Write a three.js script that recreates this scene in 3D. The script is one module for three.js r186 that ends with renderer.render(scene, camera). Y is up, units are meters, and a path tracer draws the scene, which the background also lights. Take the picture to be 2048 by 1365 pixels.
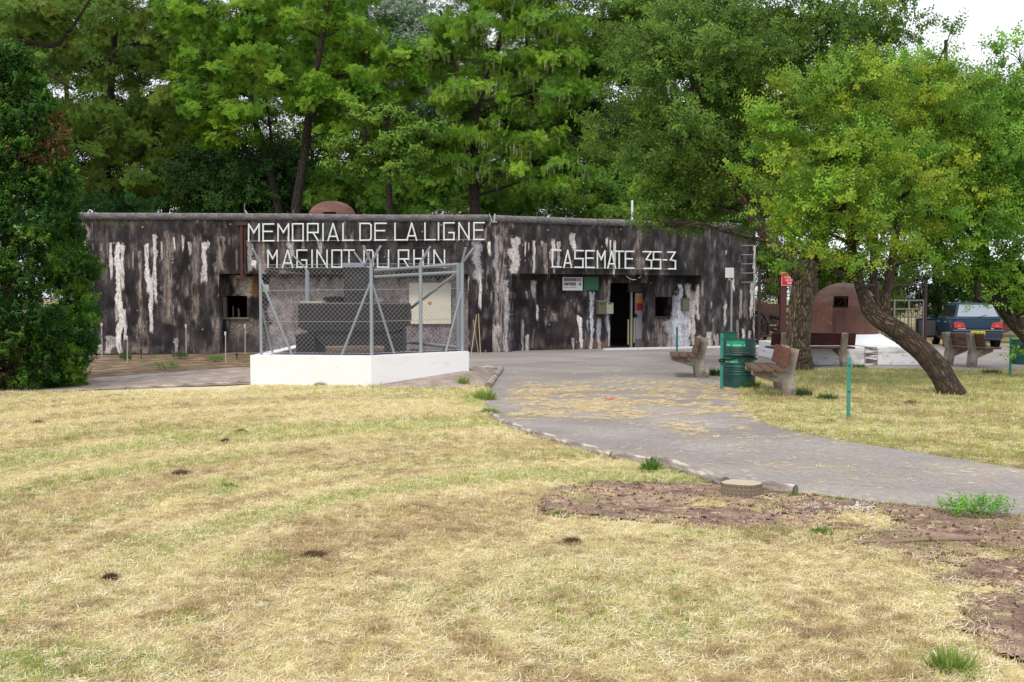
import * as THREE from 'three';
import { mergeGeometries, toCreasedNormals } from 'three/addons/utils/BufferGeometryUtils.js';
import { RoundedBoxGeometry } from 'three/addons/geometries/RoundedBoxGeometry.js';
import { ConvexGeometry } from 'three/addons/geometries/ConvexGeometry.js';
import { Brush, Evaluator, SUBTRACTION } from 'three-bvh-csg';

// ---------------------------------------------------------------- camera, sky, sun, exposure
const scene = new THREE.Scene();
const EYE = 1.6, PITCH = 0.0435, FOCAL = 2010;
const camera = new THREE.PerspectiveCamera(2 * Math.atan(682.5 / FOCAL) * 180 / Math.PI, 1024 / 682, 0.1, 900);
camera.position.set(0, EYE, 0);
camera.rotation.set(-PITCH, 0, 0);
const renderer = new THREE.WebGLRenderer();
renderer.toneMapping = THREE.LinearToneMapping;
renderer.toneMappingExposure = 1.22;
renderer.shadowMap.enabled = true;
const SUN = new THREE.Vector3(-0.3, 0.86, 0.4).normalize();
{
  // bright overcast: an even white sky with faint cloud structure
  const W = 128, H = 64, d = new Float32Array(W * H * 4);
  for (let j = 0; j < H; j++) for (let i = 0; i < W; i++) {
    const a = i / W * Math.PI * 2, e = ((j + 0.5) / H - 0.5) * Math.PI;
    const n = 1 + 0.035 * Math.sin(3 * a + 2 * Math.sin(e * 5)) + 0.03 * Math.sin(7 * a - 4 * e);
    const L = e < 0 ? 0.45 : 1.0 * n, k = (j * W + i) * 4;
    d[k] = L * 0.965; d[k + 1] = L * 1.0; d[k + 2] = L * 1.07; d[k + 3] = 1;
  }
  const t = new THREE.DataTexture(d, W, H, THREE.RGBAFormat, THREE.FloatType);
  t.mapping = THREE.EquirectangularReflectionMapping; t.magFilter = THREE.LinearFilter; t.needsUpdate = true;
  scene.background = t; scene.environment = t;
}
const sun = new THREE.DirectionalLight(0xfff3e2, 1.5);
sun.position.copy(SUN).multiplyScalar(120); sun.castShadow = true; sun.shadow.radius = 22;
Object.assign(sun.shadow.camera, { left: -45, right: 45, top: 45, bottom: -45, near: 1, far: 260 });
sun.shadow.mapSize.set(2048, 2048);
scene.add(sun); sun.target.position.set(0, 0, -24); scene.add(sun.target);

// ---------------------------------------------------------------- helpers
let seed = 7;
const setSeed = (s) => { seed = s >>> 0; };
const rnd = () => { seed = (seed + 0x6d2b79f5) >>> 0; let t = seed; t = Math.imul(t ^ (t >>> 15), t | 1); t ^= t + Math.imul(t ^ (t >>> 7), t | 61); return ((t ^ (t >>> 14)) >>> 0) / 4294967296; };
const rr = (a, b) => a + (b - a) * rnd();
const gauss = () => (rnd() + rnd() + rnd() + rnd() - 2) * 0.87;
const clamp = (x, a = 0, b = 1) => Math.min(b, Math.max(a, x));
const lerp = (a, b, t) => a + (b - a) * t;
const sstep = (a, b, x) => { const t = clamp((x - a) / (b - a)); return t * t * (3 - 2 * t); };
const hash = (x, y) => { let h = Math.imul(x, 374761393) + Math.imul(y, 668265263); h = Math.imul(h ^ (h >>> 13), 1274126177); return ((h ^ (h >>> 16)) >>> 0) / 4294967296; };
function noise(x, y) {
  const ix = Math.floor(x), iy = Math.floor(y), fx = x - ix, fy = y - iy, sx = fx * fx * (3 - 2 * fx), sy = fy * fy * (3 - 2 * fy);
  const a = hash(ix, iy), b = hash(ix + 1, iy), c = hash(ix, iy + 1), d = hash(ix + 1, iy + 1);
  return a + (b - a) * sx + (c - a) * sy + (a - b - c + d) * sx * sy;
}
function fbm(x, y, o = 4) { let s = 0, a = 0.5, t = 0; for (let i = 0; i < o; i++) { s += a * noise(x, y); t += a; a *= 0.5; x = x * 2.03 + 17.1; y = y * 2.03 + 9.7; } return s / t; }
const V = (x, y, z) => new THREE.Vector3(x, y, z);
const SIN = Math.sin(-PITCH), COS = Math.cos(PITCH);
function ray(px, py) { const a = (px - 1024) / FOCAL, b = -(py - 682.5) / FOCAL; return V(a, b * COS + SIN, b * SIN - COS); }
const Q = (px, py, D) => { const r = ray(px, py), t = D / -r.z; return V(r.x * t, EYE + r.y * t, -D); };       // a measured place at a known distance
const G = (px, py, h = 0) => { const r = ray(px, py), t = (h - EYE) / r.y; return V(r.x * t, h, r.z * t); };     // a place on the ground
const toPx = (x, y, z) => { const Y = y - EYE, yc = Y * COS + z * SIN, zc = z * COS - Y * SIN; return [1024 + FOCAL * x / -zc, 682.5 - FOCAL * yc / -zc]; };

const s2l = (c) => (c <= 0.04045 ? c / 12.92 : ((c + 0.055) / 1.055) ** 2.4);
function tex(w, h, fn, { srgb = true, repeat } = {}) {
  const d = new Uint8Array(w * h * 4);
  for (let j = 0; j < h; j++) for (let i = 0; i < w; i++) {
    const c = fn((i + 0.5) / w, (j + 0.5) / h, i, j), k = (j * w + i) * 4;
    if (typeof c === 'number') { d[k] = d[k + 1] = d[k + 2] = clamp(c) * 255; } else { d[k] = clamp(c[0], 0, 255); d[k + 1] = clamp(c[1], 0, 255); d[k + 2] = clamp(c[2], 0, 255); }
    d[k + 3] = 255;
  }
  const t = new THREE.DataTexture(d, w, h); t.magFilter = THREE.LinearFilter; t.minFilter = THREE.LinearMipmapLinearFilter; t.generateMipmaps = true;
  t.wrapS = t.wrapT = THREE.RepeatWrapping; if (srgb) t.colorSpace = THREE.SRGBColorSpace; if (repeat) t.repeat.set(repeat[0], repeat[1]); t.needsUpdate = true;
  return t;
}
const mix3 = (a, b, t) => [lerp(a[0], b[0], t), lerp(a[1], b[1], t), lerp(a[2], b[2], t)];
// tileable noise for repeating textures
function tnoise(u, v, n, sd) { const x = u * n, y = v * n, ix = Math.floor(x), iy = Math.floor(y), fx = x - ix, fy = y - iy, sx = fx * fx * (3 - 2 * fx), sy = fy * fy * (3 - 2 * fy), m = (q) => ((q % n) + n) % n, h = (p, q) => hash(m(p) + sd * 131, m(q) + sd * 57); const a = h(ix, iy), b = h(ix + 1, iy), c = h(ix, iy + 1), d = h(ix + 1, iy + 1); return a + (b - a) * sx + (c - a) * sy + (a - b - c + d) * sx * sy; }
function tfbm(u, v, n, sd, o = 4) { let s = 0, a = 0.5, t = 0; for (let i = 0; i < o; i++) { s += a * tnoise(u, v, n, sd + i); t += a; a *= 0.5; n *= 2; } return s / t; }

const mat = (color, roughness = 0.85, extra = {}) => new THREE.MeshStandardMaterial({ color, roughness, ...extra });
const box = (w, h, d, x = 0, y = 0, z = 0, ry = 0) => { const g = new THREE.BoxGeometry(w, h, d); if (ry) g.rotateY(ry); return g.translate(x, y, z); };
const rbox = (w, h, d, r, x = 0, y = 0, z = 0) => new RoundedBoxGeometry(w, h, d, 2, r).translate(x, y, z);
function bar(p, q, r0, r1 = r0, seg = 8) {
  const len = p.distanceTo(q), g = new THREE.CylinderGeometry(r1, r0, len, seg, 1);
  g.translate(0, len / 2, 0).applyQuaternion(new THREE.Quaternion().setFromUnitVectors(V(0, 1, 0), q.clone().sub(p).normalize())).translate(p.x, p.y, p.z);
  return g;
}
function beam(p, q, w, h) { const len = p.distanceTo(q), m = new THREE.Matrix4().lookAt(q, p, V(0, 1, 0.001)), g = new THREE.BoxGeometry(w, h, len).translate(0, 0, len / 2); return g.applyMatrix4(m).translate(p.x, p.y, p.z); }
function tube(pts, rad, seg = 8, rough = 0, per = 4) {
  const c = new THREE.CatmullRomCurve3(pts), n = Math.max(2, (pts.length - 1) * per), F = c.computeFrenetFrames(n), pos = [], uv = [], idx = [];
  const L = c.getLength();
  let N = V(1, 0, 0), last = null;
  for (let i = 0; i <= n; i++) {
    const t = i / n, k = t * (pts.length - 1), a = Math.min(pts.length - 2, Math.floor(k)), P = c.getPoint(t), T = c.getTangent(t), r = lerp(rad[a], rad[a + 1], k - a);
    N = (Math.abs(T.y) > 0.5 && !last ? V(1, 0, 0) : N).clone(); N.addScaledVector(T, -N.dot(T)).normalize(); last = N; const B = T.clone().cross(N);
    for (let j = 0; j <= seg; j++) {
      const th = j / seg * Math.PI * 2, q = rough ? 1 + rough * (fbm((j % seg) * 1.7 + 3, t * L * 5, 3) - 0.5) * 2 : 1;
      const dx = Math.cos(th) * r * q, dy = Math.sin(th) * r * q;
      pos.push(P.x + N.x * dx + B.x * dy, P.y + N.y * dx + B.y * dy, P.z + N.z * dx + B.z * dy); uv.push(j / seg * Math.max(1, Math.round(r * 6.28 / 0.4)) * 0.4, t * L);
      if (i < n && j < seg) { const u = i * (seg + 1) + j, w = u + seg + 1; idx.push(u, w, u + 1, u + 1, w, w + 1); }
    }
  }
  const g = new THREE.BufferGeometry(); g.setAttribute('position', new THREE.Float32BufferAttribute(pos, 3)); g.setAttribute('uv', new THREE.Float32BufferAttribute(uv, 2)); g.setIndex(idx); g.computeVertexNormals();
  return g;
}
function join(list) {
  if (!Array.isArray(list)) return list;
  const all = list.flat(9).map((g) => { const q = g.index ? g.toNonIndexed() : g; for (const k of Object.keys(q.attributes)) if (!['position', 'normal', 'uv'].includes(k)) q.deleteAttribute(k); if (!q.attributes.uv) q.setAttribute('uv', new THREE.Float32BufferAttribute(new Float32Array(q.attributes.position.count * 2), 2)); return q; });
  return all.length === 1 ? all[0] : mergeGeometries(all);
}
function quads(list) { // list of [a,b,c,d] points, counter-clockwise
  const pos = [], uv = [];
  for (const [a, b, c, d] of list) { for (const p of [a, b, c, a, c, d]) pos.push(p.x, p.y, p.z); uv.push(0, 0, 1, 0, 1, 1, 0, 0, 1, 1, 0, 1); }
  const g = new THREE.BufferGeometry(); g.setAttribute('position', new THREE.Float32BufferAttribute(pos, 3)); g.setAttribute('uv', new THREE.Float32BufferAttribute(uv, 2)); g.computeVertexNormals(); return g;
}
const taken = {};
function numbered(n) { const k = taken[n] = (taken[n] ?? -1) + 1; return k ? `${n}_${String(k).padStart(3, '0')}` : n; }
function obj(name, geometry, material, parent = scene) {
  const m = new THREE.Mesh(join(geometry), material); m.name = parent === scene ? numbered(name) : name; m.castShadow = m.receiveShadow = true; parent.add(m); return m;
}
function tag(o, label, category, group) { o.userData.label = label; o.userData.category = category; if (group) o.userData.group = group; return o; }
function thing(name, label, category, p = [0, 0, 0], turn = 0, group) {
  const o = new THREE.Group(); o.name = numbered(name); scene.add(o); if (p.isVector3) o.position.copy(p); else o.position.set(...p); o.rotation.y = turn; return tag(o, label, category, group);
}
const struct = (o) => { o.userData.kind = 'structure'; return o; };
function scatter(name, geometry, material, items, parent = scene) { // items: {m: Matrix4, c: Color}
  const m = new THREE.InstancedMesh(geometry, material, items.length); m.name = parent === scene ? numbered(name) : name;
  const col = new Float32Array(items.length * 3), arr = m.instanceMatrix.array;
  items.forEach((it, i) => { arr.set(it.m, i * 16); col[i * 3] = it.c[0]; col[i * 3 + 1] = it.c[1]; col[i * 3 + 2] = it.c[2]; });
  m.instanceColor = new THREE.InstancedBufferAttribute(col, 3); m.castShadow = m.receiveShadow = true; m.userData.kind = 'stuff'; parent.add(m); return m;
}
// matrix: y axis along (ax,ay,az), rolled by roll, scale s (sx across)
function place(x, y, z, ax, ay, az, roll, s, sx = s) {
  const l = Math.hypot(ax, ay, az) || 1; ax /= l; ay /= l; az /= l;
  let bx, by, bz; if (Math.abs(ay) < 0.9) { bx = az; by = 0; bz = -ax; } else { bx = 0; by = az; bz = -ay; bx = 0; }
  const q = Math.hypot(bx, by, bz) || 1; bx /= q; by /= q; bz /= q;
  const cx = ay * bz - az * by, cy = az * bx - ax * bz, cz = ax * by - ay * bx, c = Math.cos(roll), d = Math.sin(roll);
  const ux = bx * c + cx * d, uy = by * c + cy * d, uz = bz * c + cz * d, wx = uy * az - uz * ay, wy = uz * ax - ux * az, wz = ux * ay - uy * ax;
  return [ux * sx, uy * sx, uz * sx, 0, ax * s, ay * s, az * s, 0, wx * sx, wy * sx, wz * sx, 0, x, y, z, 1];
}
const rgb = (r, g, b) => [s2l(r / 255), s2l(g / 255), s2l(b / 255)];   // sRGB numbers to linear
const inPoly = (x, z, P) => { let c = false; for (let i = 0, j = P.length - 1; i < P.length; j = i++) { const [xi, zi] = P[i], [xj, zj] = P[j]; if ((zi > z) !== (zj > z) && x < (xj - xi) * (z - zi) / (zj - zi) + xi) c = !c; } return c; };
const polyG = (list) => list.map(([a, b]) => { const p = G(a, b); return [p.x, p.z]; });

// ---------------------------------------------------------------- ground
const PATH_EDGE = polyG([[2300, 1052], [2048, 1032], [1760, 1006], [1590, 984], [1448, 966], [1310, 925], [1140, 890], [1060, 866], [1000, 843], [974, 818], [968, 800], [978, 776], [1003, 738], [930, 735], [900, 706.5]]);
const ISLAND = polyG([[1485, 812], [1500, 826], [1540, 852], [1660, 878], [1800, 899], [2048, 939], [2300, 978], [2300, 738], [2048, 741], [1850, 741], [1700, 738], [1560, 741], [1500, 752], [1478, 772], [1480, 796]]);
const asphaltPoly = [...PATH_EDGE, [-2, -31], [30, -37], [30, G(2300, 978).z]];
const DIRT = polyG([[1040, 1000], [1130, 972], [1300, 962], [1450, 968], [1600, 985], [1760, 1006], [2048, 1032], [2300, 1052], [2300, 1500], [2110, 1400], [2030, 1330], [1930, 1230], [1850, 1140], [1740, 1098], [1640, 1060], [1400, 1052], [1230, 1040], [1100, 1030]]);
const onAsphalt = (x, z) => inPoly(x, z, asphaltPoly) && !inPoly(x, z, ISLAND);
// patches seen on the lawn: [px, py, rx, ry] in the photograph, turned into places on the ground
const spots = (list) => list.map(([a, b, rx, ry, k = 1]) => { const c = G(a, b), e = G(a + rx, b), f = G(a, b - ry); return [c.x, c.z, Math.abs(e.x - c.x), Math.abs(f.z - c.z), k]; });
const BROWN = spots([[940, 1055, 130, 26, 1.1], [860, 1015, 60, 14], [630, 1110, 55, 12, 1.2], [90, 1235, 260, 50, 1], [330, 1200, 140, 30, 0.7], [380, 945, 45, 12, 0.9], [470, 1010, 110, 24, 0.7], [420, 880, 90, 14, 0.5], [60, 985, 60, 40, 0.7], [600, 905, 60, 12, 0.7], [830, 1150, 120, 20, 0.8], [1000, 1320, 160, 30, 0.6], [700, 1090, 140, 16, 0.5], [1080, 1220, 140, 22, 0.6], [780, 940, 140, 18, 0.6], [1480, 1180, 200, 34, 0.5], [1150, 1085, 70, 10, 0.7], [560, 1040, 120, 16, 0.5], [250, 1090, 100, 14, 0.5], [30, 850, 70, 10, 0.5], [320, 845, 90, 8, 0.5], [480, 870, 50, 8, 0.8], [1700, 1290, 130, 30, 0.6], [1380, 1300, 120, 20, 0.6], [620, 1300, 200, 20, 0.3]]);
const GREENS = spots([[320, 860, 110, 14, 0.8], [460, 980, 50, 14, 1.1], [520, 1125, 60, 20, 0.8], [150, 1330, 260, 46, 1], [360, 1240, 60, 20, 0.8], [1250, 966, 160, 10, 1.2], [960, 800, 50, 14, 1], [1480, 1075, 260, 16, 0.6], [1560, 1060, 60, 10, 0.8], [250, 1085, 60, 12, 0.9], [820, 1190, 120, 24, 0.5], [150, 870, 80, 16, 0.6], [60, 900, 60, 50, 0.6], [1100, 860, 60, 10, 0.7], [520, 850, 60, 8, 0.7], [850, 880, 80, 10, 0.4], [1300, 1100, 80, 10, 0.5]]);
const amount = (list, x, z, w) => { let s = 0; for (const [cx, cz, rx, rz, k] of list) { const d = Math.hypot((x - cx) / rx, (z - cz) / rz) + w; if (d < 1.4) s = Math.max(s, k * (1 - sstep(0.35, 1.4, d))); } return s; };
const isEarth = (x, z) => { const w = (fbm(x * 2.3, z * 2.3, 3) - 0.5) * 1.3, w2 = (fbm(x * 11, z * 11, 2) - 0.5) * 0.2; return inPoly(x + w * 0.35 + w2, z + w * 0.3 - w2, DIRT) && fbm(x * 1.9 + 31, z * 2.6 + 4, 4) + (fbm(x * 13, z * 13, 2) - 0.5) * 0.18 > 0.325; };
function lawnMix(x, z) { // what grows or lies here: green, brown thatch, bare earth (0..1 each)
  const w = (fbm(x * 2.3, z * 2.3, 3) - 0.5) * 1.3;
  const rc = Math.hypot(x - 0.6, (z + 5.2) * 0.8), th = Math.atan2(x - 0.6, -(z + 5.2)), band = fbm(rc * 2.3 + 20, th * rc * 0.2 + 8, 4), fine = fbm(x * 6, z * 10, 3), speck = sstep(0.4, 0.58, fbm(x * 15 + 3, z * 24, 3));
  let brown = (sstep(0.47, 0.62, band * 0.75 + fine * 0.25) * 0.66 + amount(BROWN, x, z, w * 1.1) * 0.85 * sstep(0.36, 0.58, fine)) * (0.22 + 0.78 * speck);
  let green = sstep(0.5, 0.7, fbm(rc * 1.7 + 60, th * rc * 0.18, 4)) * 0.75 + amount(GREENS, x, z, w) * 0.9;
  const right = inPoly(x, z, ISLAND) ? 1 : 0;
  green = clamp(green + right * (0.3 + 0.5 * fbm(x + 9, z * 2, 3))); brown = clamp(brown + right * 0.55 * sstep(0.45, 0.65, fbm(x * 2 + 4, z * 3.5, 4)));
  const earth = isEarth(x, z) ? 1 : 0;
  return [green, clamp(brown), earth, fine];
}
const STRAW = [224, 212, 172], STRAW2 = [206, 190, 148], GREENC = [176, 182, 108], BROWNC = [152, 126, 94], EARTH = [166, 134, 112], EARTH2 = [118, 92, 76];
function lawnColor(x, z) {
  const [g, b, e, f] = lawnMix(x, z), n = fbm(x * 9, z * 9, 2), hi = hash(Math.floor(x * 160), Math.floor(z * 160));
  let c = mix3(STRAW2, STRAW, clamp(n * 1.5 - 0.2));
  c = mix3(c, GREENC, g * 0.75); c = mix3(c, BROWNC, b * 0.9);
  if (e) c = mix3(EARTH2, EARTH, clamp(fbm(x * 4, z * 7, 4) * 2.2 - 0.55));
  const k = 0.82 + 0.3 * hi; return [c[0] * k, c[1] * k, c[2] * k];
}
{
  const far = tex(512, 512, (u, v) => { const a = tfbm(u, v, 8, 3, 5), b = tfbm(u, v, 24, 9, 3); return mix3(mix3([120, 118, 62], [176, 158, 96], clamp(a * 2 - 0.5)), [112, 88, 58], clamp(b * 2.4 - 1.1)); }, { repeat: [60, 60] });
  const g = new THREE.PlaneGeometry(700, 700).rotateX(-Math.PI / 2).translate(0, -0.08, -150);
  struct(obj('ground', g, mat(0xffffff, 1, { map: far })));
  const X0 = -14, X1 = 13, Z0 = -2, Z1 = -24, w = X1 - X0, d = Z0 - Z1;
  const near = tex(1024, 1024, (u, v) => lawnColor(X0 + u * w, Z0 - v * d));
  const lg = new THREE.PlaneGeometry(w, d, 200, 160).rotateX(-Math.PI / 2).translate((X0 + X1) / 2, 0, (Z0 + Z1) / 2), P = lg.attributes.position, U = lg.attributes.uv;
  for (let i = 0; i < P.count; i++) { const x = P.getX(i), z = P.getZ(i); const flat = onAsphalt(x, z) ? 0 : 1; P.setY(i, -0.012 + flat * 0.022 * (fbm(x * 1.3, z * 1.3, 3) - 0.5) * sstep(0, 0.6, flat) - (flat ? 0 : 0.02)); U.setXY(i, (x - X0) / w, (Z0 - z) / d); }
  lg.computeVertexNormals(); struct(obj('lawn', lg, mat(0xffffff, 1, { map: near })));
}
const shapeFloor = (poly, holes, y, s = 1) => { const sh = new THREE.Shape(poly.map(([x, z]) => new THREE.Vector2(x, -z))); for (const h of holes) sh.holes.push(new THREE.Path(h.map(([x, z]) => new THREE.Vector2(x, -z)))); const g = new THREE.ShapeGeometry(sh).rotateX(-Math.PI / 2).translate(0, y, 0); return g; };
{
  // the path and the forecourt: pale old asphalt with hay blown across it
  const X0 = -3, X1 = 17, Z0 = -5, Z1 = -35;
  const hay = (x, z) => { const p = toPx(x, 0, z), w = fbm(x * 1.9, z * 2.1, 4) * 0.65 + fbm(x * 8, z * 8, 2) * 0.35; let k = sstep(0.42, 0.62, w) * (Math.exp(-(((p[1] - 790) / 26) ** 2)) * sstep(990, 1060, p[0]) + 0.75 * Math.exp(-(((p[1] - 850) / 24) ** 2)) * sstep(1250, 1420, p[0]) + 0.3 * Math.exp(-(((p[1] - 940) / 50) ** 2))); k = k * 0.9 + 0.3 * sstep(0.36, 0.6, w) * Math.exp(-(((p[1] - 815) / 46) ** 2)) * sstep(985, 1050, p[0]); k += 0.4 * sstep(0.5, 0.62, w) * Math.exp(-(((p[1] - 822) / 20) ** 2)); return clamp(k); };
  const at = tex(1024, 1536, (u, v) => {
    const x = X0 + u * (X1 - X0), z = Z0 - v * (Z0 - Z1), n = fbm(x * 0.9, z * 1.1, 4), f = hash(Math.floor(u * 1024) + 7, Math.floor(v * 1536)), f2 = hash(Math.floor(u * 512), Math.floor(v * 768) + 3);
    let c = mix3([128, 122, 121], [152, 146, 144], clamp(n * 2 - 0.5)); const k = 0.88 + 0.17 * f + 0.1 * f2; c = [c[0] * k, c[1] * k, c[2] * k];
    return mix3(c, mix3([172, 140, 88], [204, 176, 122], f), hay(x, z) * 1.15 > f2 * 0.6 + f * 0.4 ? 0.6 : 0.06);
  });
  const bump = tex(256, 256, (u, v, i, j) => 0.5 * tfbm(u, v, 64, 4, 2) + 0.5 * hash(i, j), { srgb: false });
  const g = shapeFloor(asphaltPoly, [ISLAND], 0.0), P = g.attributes.position, uv = g.attributes.uv;
  for (let i = 0; i < P.count; i++) uv.setXY(i, (P.getX(i) - X0) / (X1 - X0), (Z0 - P.getZ(i)) / (Z0 - Z1));
  bump.repeat.set(20, 30);
  struct(obj('asphalt_path', g, mat(0xffffff, 0.95, { map: at, bumpMap: bump, bumpScale: 0.004 })));
  globalThis.hayOn = hay;
}
{ // bare trodden earth, lumpy, where the turf has gone
  const et = tex(1024, 1024, (u, v, i, j) => { const a = tfbm(u, v, 6, 2, 5), c2 = tfbm(u, v, 40, 12, 3), d = tfbm(u * 1, v, 14, 33, 3), f = hash(i >> 1, j >> 1), k = 0.78 + 0.36 * f; let c = mix3([112, 90, 77], [176, 149, 129], clamp(a * 1.6 + c2 * 0.9 - 0.75)); c = mix3(c, [88, 64, 53], clamp(d * 4 - 2.3) * 0.8); c = mix3(c, [204, 178, 140], clamp(c2 * 5 - 3.3)); return [c[0] * k, c[1] * k, c[2] * k]; }, { repeat: [0.4, 0.4] });
  const xs = DIRT.map((p) => p[0]), zs = DIRT.map((p) => p[1]), s = 0.035, X0 = Math.min(...xs) - 0.3, X1 = Math.min(5.2, Math.max(...xs)), Z0 = Math.min(...zs) - 0.3, Z1 = Math.min(-3.2, Math.max(...zs)), pos = [], uv = [], H = (x, z) => 0.002 + 0.03 * Math.max(0, fbm(x * 7, z * 7, 4) - 0.4), put = (x, z) => { pos.push(x, H(x, z), z); uv.push(x, z); };
  for (let x = X0; x < X1; x += s) for (let z = Z0; z < Z1; z += s) { const cx = x + s / 2, cz = z + s / 2; if (onAsphalt(cx, cz) || !isEarth(cx, cz)) continue; put(x, z); put(x, z + s); put(x + s, z + s); put(x, z); put(x + s, z + s); put(x + s, z); }
  const g = new THREE.BufferGeometry(); g.setAttribute('position', new THREE.Float32BufferAttribute(pos, 3)); g.setAttribute('uv', new THREE.Float32BufferAttribute(uv, 2)); const N = []; for (let k = 0; k < pos.length; k += 3) { const x = pos[k], z = pos[k + 2], e = 0.02, n = V(H(x - e, z) - H(x + e, z), 2 * e, H(x, z - e) - H(x, z + e)).normalize(); N.push(n.x, n.y, n.z); } g.setAttribute('normal', new THREE.Float32BufferAttribute(N, 3));
  struct(obj('bare_earth', g, mat(0xffffff, 1, { map: et, bumpMap: tex(512, 512, (u, v, i, j) => 0.6 * tfbm(u, v, 40, 12, 3) + 0.4 * hash(i, j), { srgb: false, repeat: [0.4, 0.4] }), bumpScale: 0.012 })));
}
const gravelTex = tex(512, 512, (u, v, i, j) => { const a = tfbm(u, v, 10, 5, 3), f = hash(i >> 1, (j >> 1) + 5), k = 0.72 + 0.5 * f; const c = mix3([150, 134, 124], [178, 164, 154], clamp(a * 2 - 0.5)); return [c[0] * k, c[1] * k, c[2] * k]; }, { repeat: [0.5, 0.5] });
const gravelMat = mat(0xffffff, 1, { map: gravelTex, bumpMap: tex(256, 256, (u, v, i, j) => hash(i >> 1, j >> 1), { srgb: false, repeat: [0.7, 0.7] }), bumpScale: 0.01 });
const metreUV = (g) => { const P = g.attributes.position, uv = g.attributes.uv; for (let i = 0; i < P.count; i++) uv.setXY(i, P.getX(i), P.getZ(i)); return g; };
struct(obj('gravel_path', metreUV(shapeFloor(polyG([[-500, 810], [0, 788], [250, 778], [500, 769], [530, 735], [470, 736], [300, 748], [180, 757], [0, 768], [-500, 785]]), [], 0.004)), gravelMat));
const debrisTex = tex(512, 512, (u, v, i, j) => { const a = tfbm(u, v, 12, 15, 4), f = hash(i >> 1, j >> 1); let c = mix3([84, 66, 52], [150, 122, 92], clamp(a * 2.2 - 0.6)); c = mix3(c, [92, 98, 46], clamp(tfbm(u, v, 6, 31, 3) * 4 - 2.3)); const k = 0.7 + 0.5 * f; return [c[0] * k, c[1] * k, c[2] * k]; }, { repeat: [0.4, 0.4] });
struct(obj('wall_foot_earth', metreUV(shapeFloor(polyG([[-200, 775], [0, 769], [180, 758], [300, 749], [470, 737], [560, 735], [926, 735], [926, 704], [700, 704], [160, 711], [-200, 714]]), [], 0.0)), mat(0xffffff, 1, { map: debrisTex })));

// ---------------------------------------------------------------- the casemate
const A0 = V(-12.25, 0, -28.5), K0 = V(-0.57, 0, -29.2), R0 = V(7.93, 0, -32.8);
function wallFrame(A, B) {
  const d = B.clone().sub(A), L = d.length(); d.normalize(); const turn = Math.atan2(-d.z, d.x), n = V(Math.sin(turn), 0, Math.cos(turn));
  const at = (px, py, off = 0) => { const r = ray(px, py), O = A.clone().addScaledVector(n, off), e = V(0, EYE, 0), t = O.clone().sub(e).dot(n) / r.dot(n), p = e.addScaledVector(r, t); return [p.clone().sub(O).dot(d), p.y]; };
  return { A, d, L, n, turn, at };
}
const WL = wallFrame(A0, K0), WR = wallFrame(K0, R0), WH = 3.88;
// lime runs, spalls and lichen on the concrete: [px, y0, y1, width px, strength, tint 0 white 1 beige 2 bluish]
const RUNS_L = [[236, 485, 716, 13, 1, 0], [221, 485, 557, 7, 0.9, 0], [245, 487, 580, 7, 0.9, 0], [248, 618, 678, 7, 0.9, 0], [278, 500, 665, 9, 0.75, 1], [272, 650, 716, 18, 0.55, 1], [288, 640, 716, 14, 0.5, 1], [293, 488, 582, 10, 0.95, 0], [300, 552, 662, 9, 0.95, 0], [308, 470, 606, 9, 0.9, 0], [335, 463, 650, 24, 0.55, 1], [348, 474, 500, 5, 0.9, 0], [365, 472, 496, 6, 0.9, 0], [378, 482, 512, 7, 0.8, 0], [388, 470, 640, 16, 0.5, 1], [409, 483, 567, 15, 0.9, 0], [440, 474, 542, 20, 0.7, 1], [458, 474, 490, 6, 0.5, 1], [472, 500, 540, 5, 0.5, 1], [498, 482, 546, 10, 0.6, 0], [507, 518, 536, 12, 1, 0], [524, 484, 545, 22, 0.6, 1], [180, 458, 479, 13, 0.7, 0], [201, 458, 560, 9, 0.35, 1], [213, 458, 520, 6, 0.35, 1], [198, 684, 714, 13, 0.7, 0], [218, 672, 716, 18, 0.75, 0], [352, 676, 706, 8, 0.7, 2], [372, 620, 690, 12, 0.3, 1], [578, 474, 520, 15, 0.75, 0], [605, 478, 500, 9, 0.5, 0], [640, 477, 506, 10, 0.65, 0], [690, 470, 500, 5, 0.4, 0], [956, 478, 560, 24, 0.6, 2], [960, 545, 622, 6, 0.95, 0], [958, 446, 480, 20, 0.45, 1], [935, 555, 580, 9, 0.8, 0], [978, 484, 509, 8, 0.95, 0], [946, 640, 690, 8, 0.4, 1], [820, 436, 450, 10, 0.5, 1], [265, 505, 540, 4, 0.6, 0], [322, 480, 520, 5, 0.7, 0], [232, 600, 640, 8, 0.7, 0]];
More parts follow.
